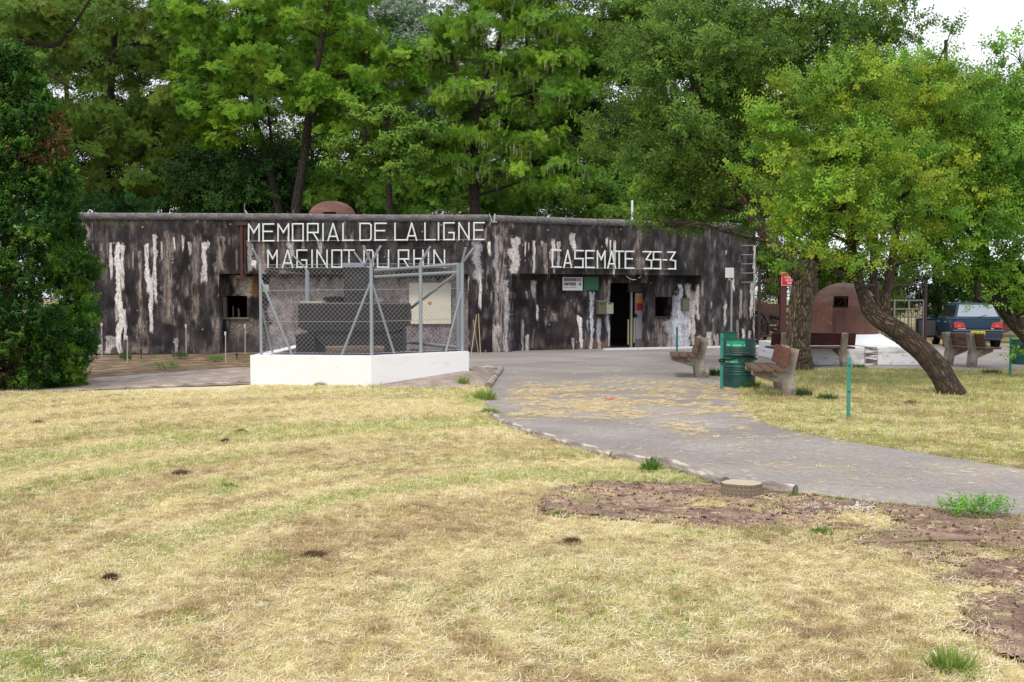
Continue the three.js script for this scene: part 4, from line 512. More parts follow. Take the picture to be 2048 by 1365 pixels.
// ---------------------------------------------------------------- gate, fence, exhibits and the car beyond
{
  const iron = mat(new THREE.Color().setRGB(0.03, 0.016, 0.016), 0.6), redIron = mat(new THREE.Color().setRGB(0.075, 0.022, 0.018), 0.6);
  const g = thing('iron_gate', 'dark red iron bar gate closing the passage beside the casemate', 'gate'), D = 32.6, y1 = 2.22, X = (px) => Q(px, 600, D).x;
  const post = (px, w, m, h = y1) => obj('post', [box(w, h, w, X(px), h / 2, -D)], m, g);
  post(1519, 0.09, iron, 2.5); post(1566, 0.19, redIron, y1 + 0.02); post(1632, 0.12, iron);
  for (const [a, b] of [[1519, 1566], [1566, 1632]]) { const leaf = obj('leaf_frame', [box(X(b) - X(a) - 0.14, 0.06, 0.05, (X(a) + X(b)) / 2, y1 - 0.05, -D), box(X(b) - X(a) - 0.14, 0.06, 0.05, (X(a) + X(b)) / 2, 0.35, -D), box(X(b) - X(a) - 0.14, 0.1, 0.04, (X(a) + X(b)) / 2, 1.3, -D)], redIron, g); for (let x = X(a) + 0.12; x < X(b) - 0.1; x += 0.11) obj('bar', [bar(V(x, 0.32, -D + 0.002), V(x, y1 - 0.06, -D + 0.002), 0.011, 0.011, 6)], iron, leaf); }
  // red notice
  const s = thing('red_notice', 'red notice board with white French lettering fixed on the iron gate', 'sign', V(X(1583), Q(1583, 558.5, D).y, -D + 0.12)), w = 0.72, h = 0.43;
  obj('board', [box(w, h, 0.015)], mat(new THREE.Color().setRGB(0.75, 0.45, 0.48), 0.5), s);
  const face = canvasTex(512, 306, (c) => { c.fillStyle = '#c3142c'; c.fillRect(0, 0, 512, 306); c.fillStyle = '#f6dfe2'; c.textAlign = 'center'; c.font = 'bold 62px sans-serif'; ['DEFENSE', 'DE MONTER SUR', 'LES ENGINS', 'EXPOSES'].forEach((l, i) => { c.save(); c.translate(256, 66 + i * 70); c.scale(i === 1 ? 0.86 : 1, 1); c.fillText(l, 0, 0); c.restore(); }); });
  obj('sign_face', [new THREE.PlaneGeometry(w - 0.04, h - 0.04).translate(0, 0, 0.011)], mat(0xffffff, 0.5, { map: face }), s);
  // railing to the right
  const f = thing('iron_railing', 'black iron bar railing running behind the rusty cupola', 'railing'), zf = -31.5, xa = X(1638), xb = Q(1852, 600, 31.5).x;
  obj('top_rail', [box(xb - xa, 0.05, 0.04, (xa + xb) / 2, 1.98, zf)], iron, f); obj('bottom_rail', [box(xb - xa, 0.04, 0.04, (xa + xb) / 2, 0.16, zf)], iron, f); obj('middle_rail', [box(xb - xa, 0.03, 0.03, (xa + xb) / 2, 0.28, zf)], iron, f);
  for (let x = xa + 0.05; x < xb; x += 0.115) obj('bar', [bar(V(x, 0.12, zf + 0.003), V(x, 2.05, zf + 0.003), 0.01, 0.01, 6)], iron, f);
  for (let i = 0; i <= 2; i++) obj('post', [box(0.07, 2.1, 0.07, lerp(xa, xb, i / 2), 1.05, zf)], iron, f);
  const pal = thing('grey_pallet_stack', 'grey metal crate standing behind the railing', 'crate', V(Q(1812, 600, 33).x, 0, -33)); const gm = mat(new THREE.Color().setRGB(0.2, 0.2, 0.19), 0.7); for (const y of [0.2, 0.95, 1.22, 1.5]) obj('rail', [box(1.0, 0.05, 0.6, 0, y, 0)], gm, pal); for (const x of [-0.47, 0, 0.47]) obj('upright', [box(0.05, 1.5, 0.05, x, 0.75, 0.27)], gm, pal);
  // field gun behind the gate
  const gun = thing('field_gun', 'old wheeled field gun standing behind the iron gate', 'gun', V(X(1560) + 0.6, 0, -35.5), 0.5), gd = mat(new THREE.Color().setRGB(0.03, 0.027, 0.03), 0.7), gr = mat(new THREE.Color().setRGB(0.09, 0.045, 0.035), 0.75);
  for (const s2 of [-0.75, 0.75]) { const w2 = obj('wheel', [new THREE.TorusGeometry(0.5, 0.05, 8, 28).rotateY(Math.PI / 2).translate(s2, 0.55, 0)], gd, gun); for (let k = 0; k < 5; k++) obj('spoke', [bar(V(s2, 0.55 + 0.5 * Math.cos(k * 0.63), 0.5 * Math.sin(k * 0.63)), V(s2, 0.55 - 0.5 * Math.cos(k * 0.63), -0.5 * Math.sin(k * 0.63)), 0.022, 0.022, 6)], gd, w2); }
  obj('axle', [bar(V(-0.8, 0.55, 0), V(0.8, 0.55, 0), 0.05)], gd, gun); obj('barrel', [bar(V(0, 0.85, 0.5), V(0, 1.2, -2), 0.1, 0.07, 14)], gd, gun); obj('shield', [box(1.3, 0.75, 0.03, 0, 1.0, -0.2)], gr, gun); obj('trail', [bar(V(-0.3, 0.5, 0), V(-0.5, 0.1, 2.2), 0.06), bar(V(0.3, 0.5, 0), V(0.5, 0.1, 2.2), 0.06)], gd, gun);
  const wag = thing('rusty_trailer', 'low rust red flat trailer standing behind the iron gate', 'trailer', V(X(1540), 0, -39), 0.1); obj('deck', [rbox(2.6, 0.3, 1.6, 0.02, 0, 1.28, 0)], mat(new THREE.Color().setRGB(0.16, 0.07, 0.055), 0.8), wag); for (const x of [-0.9, 0.9]) obj('wheel', [new THREE.CylinderGeometry(0.45, 0.45, 0.2, 20).rotateX(Math.PI / 2).translate(x, 0.45, 0.7)], gd, wag); obj('chassis', [box(2.2, 0.6, 0.12, 0, 0.84, 0)], gd, wag);
  const gi = thing('rusty_girder', 'rust red riveted steel trough lying raised behind the car', 'girder', V(Q(2020, 650, 37).x, 0, -37), -0.3); const rm = mat(new THREE.Color().setRGB(0.11, 0.035, 0.028), 0.75); obj('web', [beam(V(-0.9, 0.35, 0), V(1.1, 0.85, -0.2), 0.5, 0.42)], rm, gi); obj('flange', [beam(V(-0.9, 0.58, 0), V(1.1, 1.08, -0.2), 0.66, 0.04)], mat(new THREE.Color().setRGB(0.2, 0.1, 0.09), 0.75), gi); obj('stand', [box(0.12, 0.3, 0.12, -0.7, 0.15, 0), box(0.12, 0.6, 0.12, 0.9, 0.3, -0.2)], gd, gi);
}
{ // dark blue hatchback, seen from behind
  const r = G(1952, 697), car = thing('parked_car', 'dark blue hatchback car with open driver door parked on the forecourt', 'car', V(r.x + 0.06, 0, r.z), -0.2); car.scale.set(0.92, 1.03, 0.95);
  const paint = new THREE.MeshPhysicalMaterial({ color: new THREE.Color().setRGB(0.004, 0.03, 0.062), roughness: 0.4, metalness: 0, specularIntensity: 0.5, clearcoat: 0.25, clearcoatRoughness: 0.1 }), plastic = mat(new THREE.Color().setRGB(0.016, 0.022, 0.04), 0.55), glassD = new THREE.MeshPhysicalMaterial({ color: new THREE.Color().setRGB(0.02, 0.025, 0.03), roughness: 0.06, metalness: 0, clearcoat: 1, ior: 1.6 });
  // lower body: lofted cross sections along the length (rear z = 0, front z = -3.7)
  const st = [[0.0, 0.9, 0.34, 0.8], [-0.02, 0.95, 0.27, 0.86], [-0.12, 1, 0.22, 0.9], [-0.6, 1, 0.2, 0.91], [-1.2, 1.01, 0.19, 0.9], [-2.2, 1.01, 0.19, 0.88], [-2.65, 1, 0.19, 0.86], [-3.1, 0.98, 0.2, 0.78], [-3.5, 0.92, 0.22, 0.68], [-3.68, 0.8, 0.28, 0.58]];
  const sec = (w, y0, y1) => { const h = y1 - y0, half = [[0, y0], [0.66, y0], [0.76, y0 + h * 0.06], [0.8, y0 + h * 0.25], [0.82, y0 + h * 0.55], [0.81, y0 + h * 0.75], [0.77, y0 + h * 0.94], [0.7, y1], [0, y1 + 0.015]]; return [...half.map(([x, y]) => [x * w, y]), ...half.slice(1, -1).reverse().map(([x, y]) => [-x * w, y])]; };
  const pos = [], idx = [], m = 16;
  st.forEach(([z, w, y0, y1], i) => { sec(w, y0, y1).forEach(([x, y]) => pos.push(x, y, z)); if (i) for (let j = 0; j < m; j++) { const a = (i - 1) * m + j, b = (i - 1) * m + (j + 1) % m; idx.push(a, a + m, b, b, a + m, b + m); } });
  for (const i of [0, st.length - 1]) { const c = pos.length / 3; pos.push(0, (st[i][2] + st[i][3]) / 2, st[i][0]); for (let j = 0; j < m; j++) { const a = i * m + j, b = i * m + (j + 1) % m; i ? idx.push(c, b, a) : idx.push(c, a, b); } }
  const bg = new THREE.BufferGeometry(); bg.setAttribute('position', new THREE.Float32BufferAttribute(pos, 3)); bg.setIndex(idx); obj('body', [toCreasedNormals(bg.toNonIndexed(), 0.7)], paint, car);
  // cabin
  const pts = []; for (const [hw, zr, zf, y] of [[0.745, -0.05, -2.68, 0.88], [0.735, -0.11, -2.52, 0.96], [0.6, -0.4, -1.98, 1.33], [0.56, -0.46, -1.88, 1.37], [0.46, -0.55, -1.75, 1.395]]) for (const s of [-1, 1]) { pts.push(V(s * hw, y, zr), V(s * hw, y, zf), V(s * hw * 0.8, y, zr + 0.035), V(s * hw * 0.8, y, zf - 0.06)); }
  pts.push(V(0, 1.405, -0.6), V(0, 1.41, -1.3)); obj('cabin', [toCreasedNormals(new ConvexGeometry(pts), 0.5)], paint, car);
  const rp = (x, y) => { const k = (y - 0.96) / 0.37; return V(x * lerp(0.66, 0.53, k), y, lerp(-0.08, -0.365, k) + 0.018); };
  const rg = []; for (let i = 0; i < 6; i++) { const a = -1 + i / 3, b = a + 1 / 3; rg.push([rp(a, 0.965), rp(b, 0.965), rp(b, 1.325), rp(a, 1.325)]); }
  obj('rear_window', [quads(rg)], new THREE.MeshPhysicalMaterial({ color: new THREE.Color().setRGB(0.32, 0.36, 0.4), roughness: 0.12, metalness: 0.6, clearcoat: 1 }), car);
  const sw = (s, za, zb, zc, zd) => { const P = (z, y) => V(s * (lerp(0.735, 0.6, (y - 0.96) / 0.37) + 0.008), y, z), q = [P(za, 0.97), P(zb, 0.97), P(zd, 1.3), P(zc, 1.3)]; return quads([s > 0 ? q : q.reverse()]); };
  for (const s of [-1, 1]) { obj('side_window', [sw(s, -0.3, -0.98, -0.52, -0.96)], glassD, car); obj('side_window', [sw(s, -1.05, -1.62, -1.03, -1.58)], glassD, car); obj('side_window', [sw(s, -1.68, -2.42, -1.64, -1.98)], glassD, car); }
  const wp = (x, y) => { const k = (y - 0.96) / 0.37; return V(x * lerp(0.66, 0.53, k), y, lerp(-2.58, -2.03, k) - 0.02); }; obj('windscreen', [quads([[wp(1, 0.97), wp(-1, 0.97), wp(-1, 1.32), wp(1, 1.32)]])], glassD, car);
  obj('rear_bumper', [rbox(1.58, 0.25, 0.2, 0.06, 0, 0.4, -0.01)], plastic, car); obj('bumper_strip', [rbox(1.6, 0.035, 0.2, 0.015, 0, 0.545, -0.005)], mat(new THREE.Color().setRGB(0.12, 0.15, 0.2), 0.4), car); obj('bumper_strip', [rbox(1.5, 0.03, 0.2, 0.012, 0, 0.29, -0.012)], mat(new THREE.Color().setRGB(0.07, 0.08, 0.12), 0.4), car);
  const red = new THREE.MeshPhysicalMaterial({ color: new THREE.Color().setRGB(0.5, 0.015, 0.03), roughness: 0.25, clearcoat: 1 });
  for (const s of [-1, 1]) { const sh = new THREE.Shape([[0.4, 0.64], [0.75, 0.62], [0.77, 0.78], [0.7, 0.79], [0.48, 0.765]].map(([x, y]) => new THREE.Vector2(s * x, y))); const lamp = obj('tail_light', [new THREE.ExtrudeGeometry(sh, { depth: 0.1, bevelEnabled: true, bevelSize: 0.012, bevelThickness: 0.012, bevelSegments: 2 }).translate(0, 0, -0.08)], red, car); obj('reverse_lens', [rbox(0.1, 0.05, 0.02, 0.008, s * 0.6, 0.675, 0.03)], mat(0xd86a50, 0.3), lamp); }
  obj('number_plate', [box(0.46, 0.115, 0.012, -0.02, 0.47, 0.098)], mat(0xffffff, 0.5, { map: canvasTex(256, 64, (c) => { c.fillStyle = '#d6c428'; c.fillRect(0, 0, 256, 64); c.fillStyle = '#4b4210'; setSeed(3); for (const x of [16, 42, 68, 94, 132, 158, 198, 224]) { c.fillRect(x, 14 + rr(0, 4), 18, 36 + rr(-4, 2)); } c.fillStyle = '#d6c428'; for (const x of [20, 46, 98, 137, 203]) c.fillRect(x, 22, 8, 14); }) }), car);
  obj('rear_emblem', [new THREE.CylinderGeometry(0.025, 0.025, 0.01, 14).rotateX(Math.PI / 2).translate(0, 0.77, 0.0)], mat(0x20262c, 0.4), car); obj('model_badge', [box(0.26, 0.03, 0.01, -0.52, 0.6, 0.005)], mat(0xb9c0c8, 0.4), car); obj('model_badge', [box(0.1, 0.03, 0.01, 0.46, 0.6, 0.005)], mat(0xb9c0c8, 0.4), car);
  const rub = mat(0x0c0c0d, 0.9), rim = mat(new THREE.Color().setRGB(0.45, 0.45, 0.47), 0.4, { metalness: 0.4 });
  for (const [x, z] of [[-0.725, -0.62], [0.725, -0.62], [-0.725, -3.02], [0.725, -3.02]]) { const s = Math.sign(x), w = obj('wheel', [new THREE.CylinderGeometry(0.36, 0.36, 0.185, 28).rotateZ(Math.PI / 2).translate(x * 1.0 - s * 0.008, 0.34, z)], mat(0x070708, 0.95), car); obj('tyre', [new THREE.TorusGeometry(0.225, 0.065, 10, 30).rotateY(Math.PI / 2).scale(1.5, 1, 1).translate(x * 1.0 + s * 0.02, 0.29, z)], rub, w); obj('rim', [new THREE.CylinderGeometry(0.19, 0.18, 0.03, 24).rotateZ(Math.PI / 2).translate(x + s * 0.098, 0.29, z)], rim, w); }
  obj('side_trim', [box(0.012, 0.06, 1.6, -0.828, 0.5, -1.75), box(0.012, 0.06, 1.6, 0.828, 0.5, -1.75)], plastic, car);
  for (const z of [-1.2, -2.2]) obj('door_handle', [box(0.02, 0.03, 0.13, -0.82, 0.78, z + 0.1)], mat(0xa8b0b4, 0.3), car);
  // the open front door, hinged at its leading edge
  const door = new THREE.Group(); door.name = 'open_door'; door.position.set(-0.82, 0, -2.5); door.rotation.y = -0.95; car.add(door);
  obj('door_panel', [rbox(0.06, 0.62, 0.98, 0.025, 0, 0.56, 0.5)], paint, door); obj('door_lining', [box(0.01, 0.5, 0.86, 0.036, 0.55, 0.5)], mat(new THREE.Color().setRGB(0.1, 0.095, 0.1), 0.8), door); obj('window_frame', [bar(V(0, 0.87, 0.05), V(0.06, 1.28, 0.5), 0.02), bar(V(0.06, 1.28, 0.5), V(0.06, 1.3, 0.95), 0.02), bar(V(0.06, 1.3, 0.95), V(0, 0.87, 0.98), 0.02)], plastic, door);
  obj('wing_mirror', [rbox(0.18, 0.12, 0.08, 0.025, -0.13, 0.92, 0.1)], plastic, door); obj('mirror_glass', [box(0.14, 0.09, 0.005, -0.13, 0.92, 0.143)], mat(0xe8eef2, 0.05, { metalness: 1 }), door);
  obj('wing_mirror', [rbox(0.18, 0.12, 0.08, 0.025, 0.9, 0.92, -2.4)], plastic, car);
  obj('tailgate_seam', [box(1.32, 0.012, 0.01, 0, 0.61, 0.0)], mat(0x05070a), car); obj('rear_wiper', [bar(V(0.02, 0.945, -0.045), V(0.3, 1.02, -0.105), 0.009)], mat(0x101010), car);
  obj('parcel_shelf', [box(1.0, 0.02, 0.4, 0, 0.9, -0.4)], plastic, car);
}

// ---------------------------------------------------------------- log edging, stump, sticks, litter, stakes
const barkMat = (a, b, sd, rep = [2.5, 1.2]) => mat(0xffffff, 0.95, { map: tex(256, 256, (u, v, i, j) => { const g = Math.abs(tfbm(u, v * 0.3, 20, sd, 4) - 0.5) * 2, s = tfbm(u, v, 5, sd + 8, 4), k = 0.8 + 0.36 * hash(i >> 1, j >> 1); const c = mix3(a, b, clamp(g * 2.2 + s * 0.8 - 0.35)); return [c[0] * k, c[1] * k, c[2] * k]; }, { repeat: rep }), bumpMap: tex(256, 256, (u, v) => Math.min(1, Math.abs(tfbm(u, v * 0.3, 20, sd, 4) - 0.5) * 5), { srgb: false, repeat: rep }), bumpScale: 0.045 });
const logMat = mat(0xffffff, 0.9, { map: tex(256, 256, (u, v, i, j) => { const g = tfbm(u, v * 0.25, 24, 31, 4), s = tfbm(u, v, 5, 36, 3), k = 0.86 + 0.25 * hash(i, j >> 3), c = mix3([118, 108, 102], [200, 190, 182], clamp(g * 1.7 + s * 0.9 - 0.75)); return [c[0] * k, c[1] * k, c[2] * k]; }) }), logEnd = mat(new THREE.Color().setRGB(0.2, 0.16, 0.12), 0.9);
{
  const log = (a, b, r, label, lift = 0) => { const p = G(...a), q = G(...b), c = p.clone().lerp(q, 0.5), t = thing('edging_log', label, 'log', V(c.x, 0, c.z), 0, 'log edging along the path'); const P = p.sub(c).setY(r * 0.5 + lift), R = q.sub(c).setY(r * 0.5), n = 6, pts = [...Array(n)].map((_, i) => P.clone().lerp(R, i / (n - 1)).add(V(rr(-0.004, 0.004), rr(-0.003, 0.003), rr(-0.004, 0.004)))); obj('trunk', [tube(pts, pts.map((_, i) => r * (1.05 - 0.1 * i / n) * rr(0.985, 1.015)), 12, 0.02)], logMat, t); const d = R.clone().sub(P).normalize(), qn = new THREE.Quaternion().setFromUnitVectors(V(0, 0, 1), d); obj('cut_end', [new THREE.CircleGeometry(r * 1.02, 14).rotateY(Math.PI).applyQuaternion(qn).translate(P.x, P.y, P.z), new THREE.CircleGeometry(r * 0.95, 14).applyQuaternion(qn).translate(R.x, R.y, R.z)], logEnd, t); };
  setSeed(11);
  log([1318, 930], [1452, 972], 0.052, 'thickest pale grey edging log ending beside the tree stump', 0.015); log([1228, 917], [1304, 929], 0.045, 'second grey edging log counted from the tree stump'); log([1142, 893], [1226, 916], 0.045, 'third grey edging log counted from the tree stump'); log([1070, 871], [1140, 892], 0.042, 'fourth grey edging log counted from the tree stump'); log([1012, 851], [1068, 870], 0.04, 'fifth grey edging log counted from the tree stump'); log([982, 832], [1010, 849], 0.036, 'sixth grey edging log counted from the tree stump');
  log([1512, 977], [1592, 988], 0.05, 'dark mossy edging log with hollow end right of the stump'); log([976, 776], [990, 757], 0.06, 'pale end log retaining the gravel bed corner'); log([990, 756], [1003, 740], 0.06, 'short pale log at the back corner of the gravel bed'); log([1000, 738], [938, 740], 0.05, 'thin dark log between the gravel bed and asphalt');
  log([250, 779], [500, 766], 0.03, 'thin weathered pole edging the gravel path by the hedge');
  const s = G(1483, 990), t = thing('tree_stump', 'low sawn tree stump with pale rough top at the path edge', 'stump', s); const R = 0.165, ring = (y, k) => { const p = []; for (let i = 0; i <= 28; i++) { const a = i / 28 * 6.283; const q = R * k * (1 + 0.16 * (fbm(Math.cos(a) * 2 + 5, Math.sin(a) * 2 + 5, 3) - 0.5)); p.push(V(Math.cos(a) * q, y + 0.012 * (fbm(Math.cos(a) * 3, Math.sin(a) * 3, 2) - 0.5), Math.sin(a) * q * 0.8)); } return p; };
  const r0 = ring(-0.02, 1.12), r1 = ring(0.05, 1.02), r2 = ring(0.1, 1); const qs = []; for (let i = 0; i < 28; i++) { qs.push([r0[i + 1], r0[i], r1[i], r1[i + 1]], [r1[i + 1], r1[i], r2[i], r2[i + 1]]); } obj('bark', [quads(qs)], mat(0xffffff, 0.95, { map: concTex, color: new THREE.Color().setRGB(0.75, 0.68, 0.6) }), t);
  const top = []; for (let i = 0; i < 28; i++) top.push([V(0, 0.094, 0), r2[i + 1], r2[i], V(0, 0.094, 0)]); obj('sawn_top', [quads(top)], mat(new THREE.Color().setRGB(0.46, 0.4, 0.3), 0.95), t);
  const a = G(1705, 1088), b = G(1965, 1082), m = a.clone().lerp(b, 0.5), k = thing('fallen_stick', 'long thin reddish brown stick lying on the bare earth', 'stick', m); const sp = [0, 0.3, 0.6, 1].map((u, i) => a.clone().lerp(b, u).sub(m).add(V(0, 0.012, [0, 0.02, -0.015, 0][i]))); obj('shaft', [tube(sp, [0.009, 0.012, 0.016, 0.018], 8, 0.1)], mat(new THREE.Color().setRGB(0.26, 0.17, 0.13), 0.9), k); obj('knot', [new THREE.SphereGeometry(0.022, 8, 6).translate(sp[2].x, 0.014, sp[2].z)], mat(new THREE.Color().setRGB(0.14, 0.09, 0.07), 0.9), k);
  const l = G(1217, 799), lt = thing('red_wrapper', 'crumpled red wrapper lying on the asphalt path', 'litter', l); obj('foil', [rbox(0.1, 0.022, 0.07, 0.008, 0, 0.012, 0), rbox(0.06, 0.02, 0.05, 0.008, 0.07, 0.014, 0.01)], mat(new THREE.Color().setRGB(0.7, 0.03, 0.05), 0.4), lt); obj('label_band', [box(0.04, 0.004, 0.05, 0, 0.026, 0)], mat(0xf0c0c8, 0.5), lt);
  const stakeAt = (px, py, top, lab, dark) => { const p = G(px, py), q = thing('wall_stake', lab, 'stake', p, 0, 'stakes along the casemate wall'), h = (py - top) * -p.z / FOCAL; obj('rod', [bar(V(0, -0.05, 0), V(rr(-0.03, 0.03), h, 0), 0.016, 0.014, 8)], mat(dark ? 0x4a4644 : 0xa9a8a6, 0.6), q); obj('cap', [new THREE.CylinderGeometry(0.026, 0.02, 0.09, 8).translate(0, h - 0.03, 0)], mat(dark ? 0x2c2a2a : 0xe2e4e6, 0.5), q); };
  stakeAt(204, 721, 648, 'first pale white capped stake counted from the conifer along the wall'); stakeAt(254, 727, 673, 'second pale white capped stake counted from the conifer along the wall'); stakeAt(372, 712, 650, 'third pale white capped stake counted from the conifer along the wall'); stakeAt(451, 725, 665, 'fourth pale white capped stake counted from the conifer along the wall'); stakeAt(490, 709, 650, 'last pale white capped stake counted from the conifer along the wall'); stakeAt(282, 719, 700, 'short dark stake before the casemate wall', true); stakeAt(473, 720, 708, 'very short dark stake near the embrasure', true);
  const c1 = G(942, 709), c2 = G(961, 708); const canes = [[c1, Q(953, 630, 28.9)], [c2, Q(957, 628, 28.9)], [G(957, 706), Q(946, 640, 28.9)]]; canes.forEach(([p, q], ci) => { const tt = thing('bamboo_cane', ['tan cane nearest the fence leaning away from it at the casemate corner', 'most upright tan cane at the casemate corner', 'tan cane crossing the other two at the casemate corner'][ci], 'cane', p, 0, 'canes leaning at the corner'); obj('shaft', [bar(V(0, -0.02, 0), q.clone().sub(p), 0.014, 0.012, 7)], mat(new THREE.Color().setRGB(0.42, 0.32, 0.2), 0.8), tt); obj('node', [0.3, 0.6].map((k2) => new THREE.SphereGeometry(0.017, 8, 6).translate(...q.clone().sub(p).multiplyScalar(k2).toArray())), mat(new THREE.Color().setRGB(0.36, 0.27, 0.16), 0.8), tt); });
}
console.log('objects done');

// ---------------------------------------------------------------- vegetation
function leafGeo(list) { // list of [base, dir, side, len, wid, fold]: two-faced folded leaves
  const pos = [], nor = [];
  for (const [b, d, s, len, wid, fold] of list) {
    const n = d.clone().cross(s).normalize(), tip = b.clone().addScaledVector(d, len), m = b.clone().addScaledVector(d, len * 0.45), l = m.clone().addScaledVector(s, wid / 2).addScaledVector(n, fold * wid), r = m.clone().addScaledVector(s, -wid / 2).addScaledVector(n, fold * wid);
    for (const [p, q, w] of [[b, r, tip], [b, tip, l]]) { const nn = q.clone().sub(p).cross(w.clone().sub(p)).normalize(); for (const v of [p, q, w]) { pos.push(v.x, v.y, v.z); nor.push(nn.x, nn.y, nn.z); } }
  }
  const g = new THREE.BufferGeometry(); g.setAttribute('position', new THREE.Float32BufferAttribute(pos, 3)); g.setAttribute('normal', new THREE.Float32BufferAttribute(nor, 3)); g.setAttribute('uv', new THREE.Float32BufferAttribute(new Float32Array(pos.length / 3 * 2), 2)); return g;
}
const rdir = () => { const z = rr(-1, 1), a = rnd() * 6.283, q = Math.sqrt(1 - z * z); return V(q * Math.cos(a), z, q * Math.sin(a)); };
setSeed(21);
const SPRIG = {
  // twig with loose oval leaves
  broad: leafGeo([...Array(11)].map((_, i) => { const y = 0.02 + i * 0.021, a = i * 2.4, d = V(Math.cos(a), rr(0.1, 0.9), Math.sin(a)).normalize(), s = d.clone().cross(V(rr(-0.4, 0.4), 1, rr(-0.4, 0.4))).normalize(); return [V(rr(-0.02, 0.02), y, rr(-0.02, 0.02)), d, s, rr(0.05, 0.075), rr(0.028, 0.038), rr(0.05, 0.25)]; })),
  // three pinnate fronds
  pinnate: leafGeo([0, 1, 2].flatMap((f) => { const a = f * 2.1 + 0.4, ax = V(Math.cos(a) * 0.8, 0.75 - 0.35 * f * 0.6, Math.sin(a) * 0.8).normalize(), sd = ax.clone().cross(V(0, 1, 0)).normalize(); return [...Array(5)].flatMap((_, i) => [-1, 1].map((q) => { const b = ax.clone().multiplyScalar(0.03 + i * 0.034).add(V(0, -0.5 * (i * 0.034) ** 2 * 6, 0)), d = sd.clone().multiplyScalar(q).addScaledVector(ax, 0.35).add(V(0, rr(-0.5, 0.05), 0)).normalize(); return [b, d, d.clone().cross(V(rr(-0.3, 0.3), 1, rr(-0.3, 0.3))).normalize(), 0.052, 0.026, 0.1]; })); })),
  // drooping big leaves
  big: leafGeo([...Array(7)].map((_, i) => { const a = i * 2.1, d = V(Math.cos(a) * 0.8, rr(-0.9, 0.1), Math.sin(a) * 0.8).normalize(), s = d.clone().cross(V(rr(-0.4, 0.4), 1, rr(-0.4, 0.4))).normalize(); return [V(0, i * 0.03, 0), d, s, rr(0.1, 0.14), rr(0.05, 0.065), 0.12]; })),
  // flat scale spray of a thuja
  spray: leafGeo([[V(0, 0, 0), V(0, 1, 0), V(1, 0, 0), 0.26, 0.022, 0.05], ...[...Array(6)].flatMap((_, i) => [-1, 1].map((q) => { const y = 0.03 + i * 0.034, d = V(q * (0.8 - i * 0.05), 0.75, 0.12 + 0.1 * i).normalize(); return [V(0, y, -0.02 * i * i * 0.3), d, d.clone().cross(V(0, 0, 1)).normalize(), 0.105 - i * 0.01, 0.032, 0.12]; }))]),
  // a raceme of white blossom
  raceme: leafGeo([...Array(12)].map((_, i) => { const a = i * 2.4, d = V(Math.cos(a), -0.2, Math.sin(a)).normalize(); return [V(0, -i * 0.014, 0), d, d.clone().cross(V(0, 1, 0)).normalize(), 0.03 - i * 0.001, 0.024, 0.2]; })),
  // grass tuft
  tuft: leafGeo([...Array(9)].map((_, i) => { const a = rnd() * 6.283, d = V(Math.cos(a) * rr(0.2, 1.1), 0.9, Math.sin(a) * rr(0.2, 1.1)).normalize(), s = d.clone().cross(rdir()).normalize(); return [V(rr(-0.02, 0.02), -0.004, rr(-0.02, 0.02)), d, s, rr(0.028, 0.055), rr(0.0028, 0.0045), 0]; })),
  // flat wisps of cut hay
  wisp: leafGeo([...Array(8)].map(() => { const a = rnd() * 6.283, d = V(Math.cos(a), rr(-0.05, 0.35), Math.sin(a)).normalize(), s = d.clone().cross(V(rr(-0.5, 0.5), 1, rr(-0.5, 0.5))).normalize(); return [V(rr(-0.03, 0.03), rr(0.002, 0.014), rr(-0.03, 0.03)), d, s, rr(0.04, 0.09), rr(0.0025, 0.004), 0]; })),
};
const leafMat = (rough = 0.75, tr = 0.38) => new THREE.MeshPhysicalMaterial({ color: 0xffffff, roughness: rough, transmission: tr, thickness: 0, specularIntensity: 0.35, side: THREE.DoubleSide });
const LEAF = leafMat(0.8, 0.32), LEAFBG = new THREE.MeshPhysicalMaterial({ color: 0xffffff, roughness: 0.85, specularIntensity: 0.3, side: THREE.DoubleSide }), DRY = mat(0xffffff, 0.95, { side: THREE.DoubleSide }), GRASS = DRY;
const BARK = barkMat([62, 53, 42], [138, 122, 100], 6), BARKD = barkMat([38, 32, 27], [76, 66, 54], 16), BARKR = barkMat([50, 40, 32], [114, 95, 77], 26);
const AREA = { broad: 0.0135, pinnate: 0.024, big: 0.027, spray: 0.02 };
function jitter(c, k, h = 0.06) { const q = 1 + (rnd() - 0.5) * 2 * k, w = (rnd() - 0.5) * 2 * h; return [c[0] * q * (1 + w), c[1] * q, c[2] * q * (1 - w)]; }
function ground(p) { return p.y > 0.06 ? [V(p.x, 0, p.z), p] : [p]; }
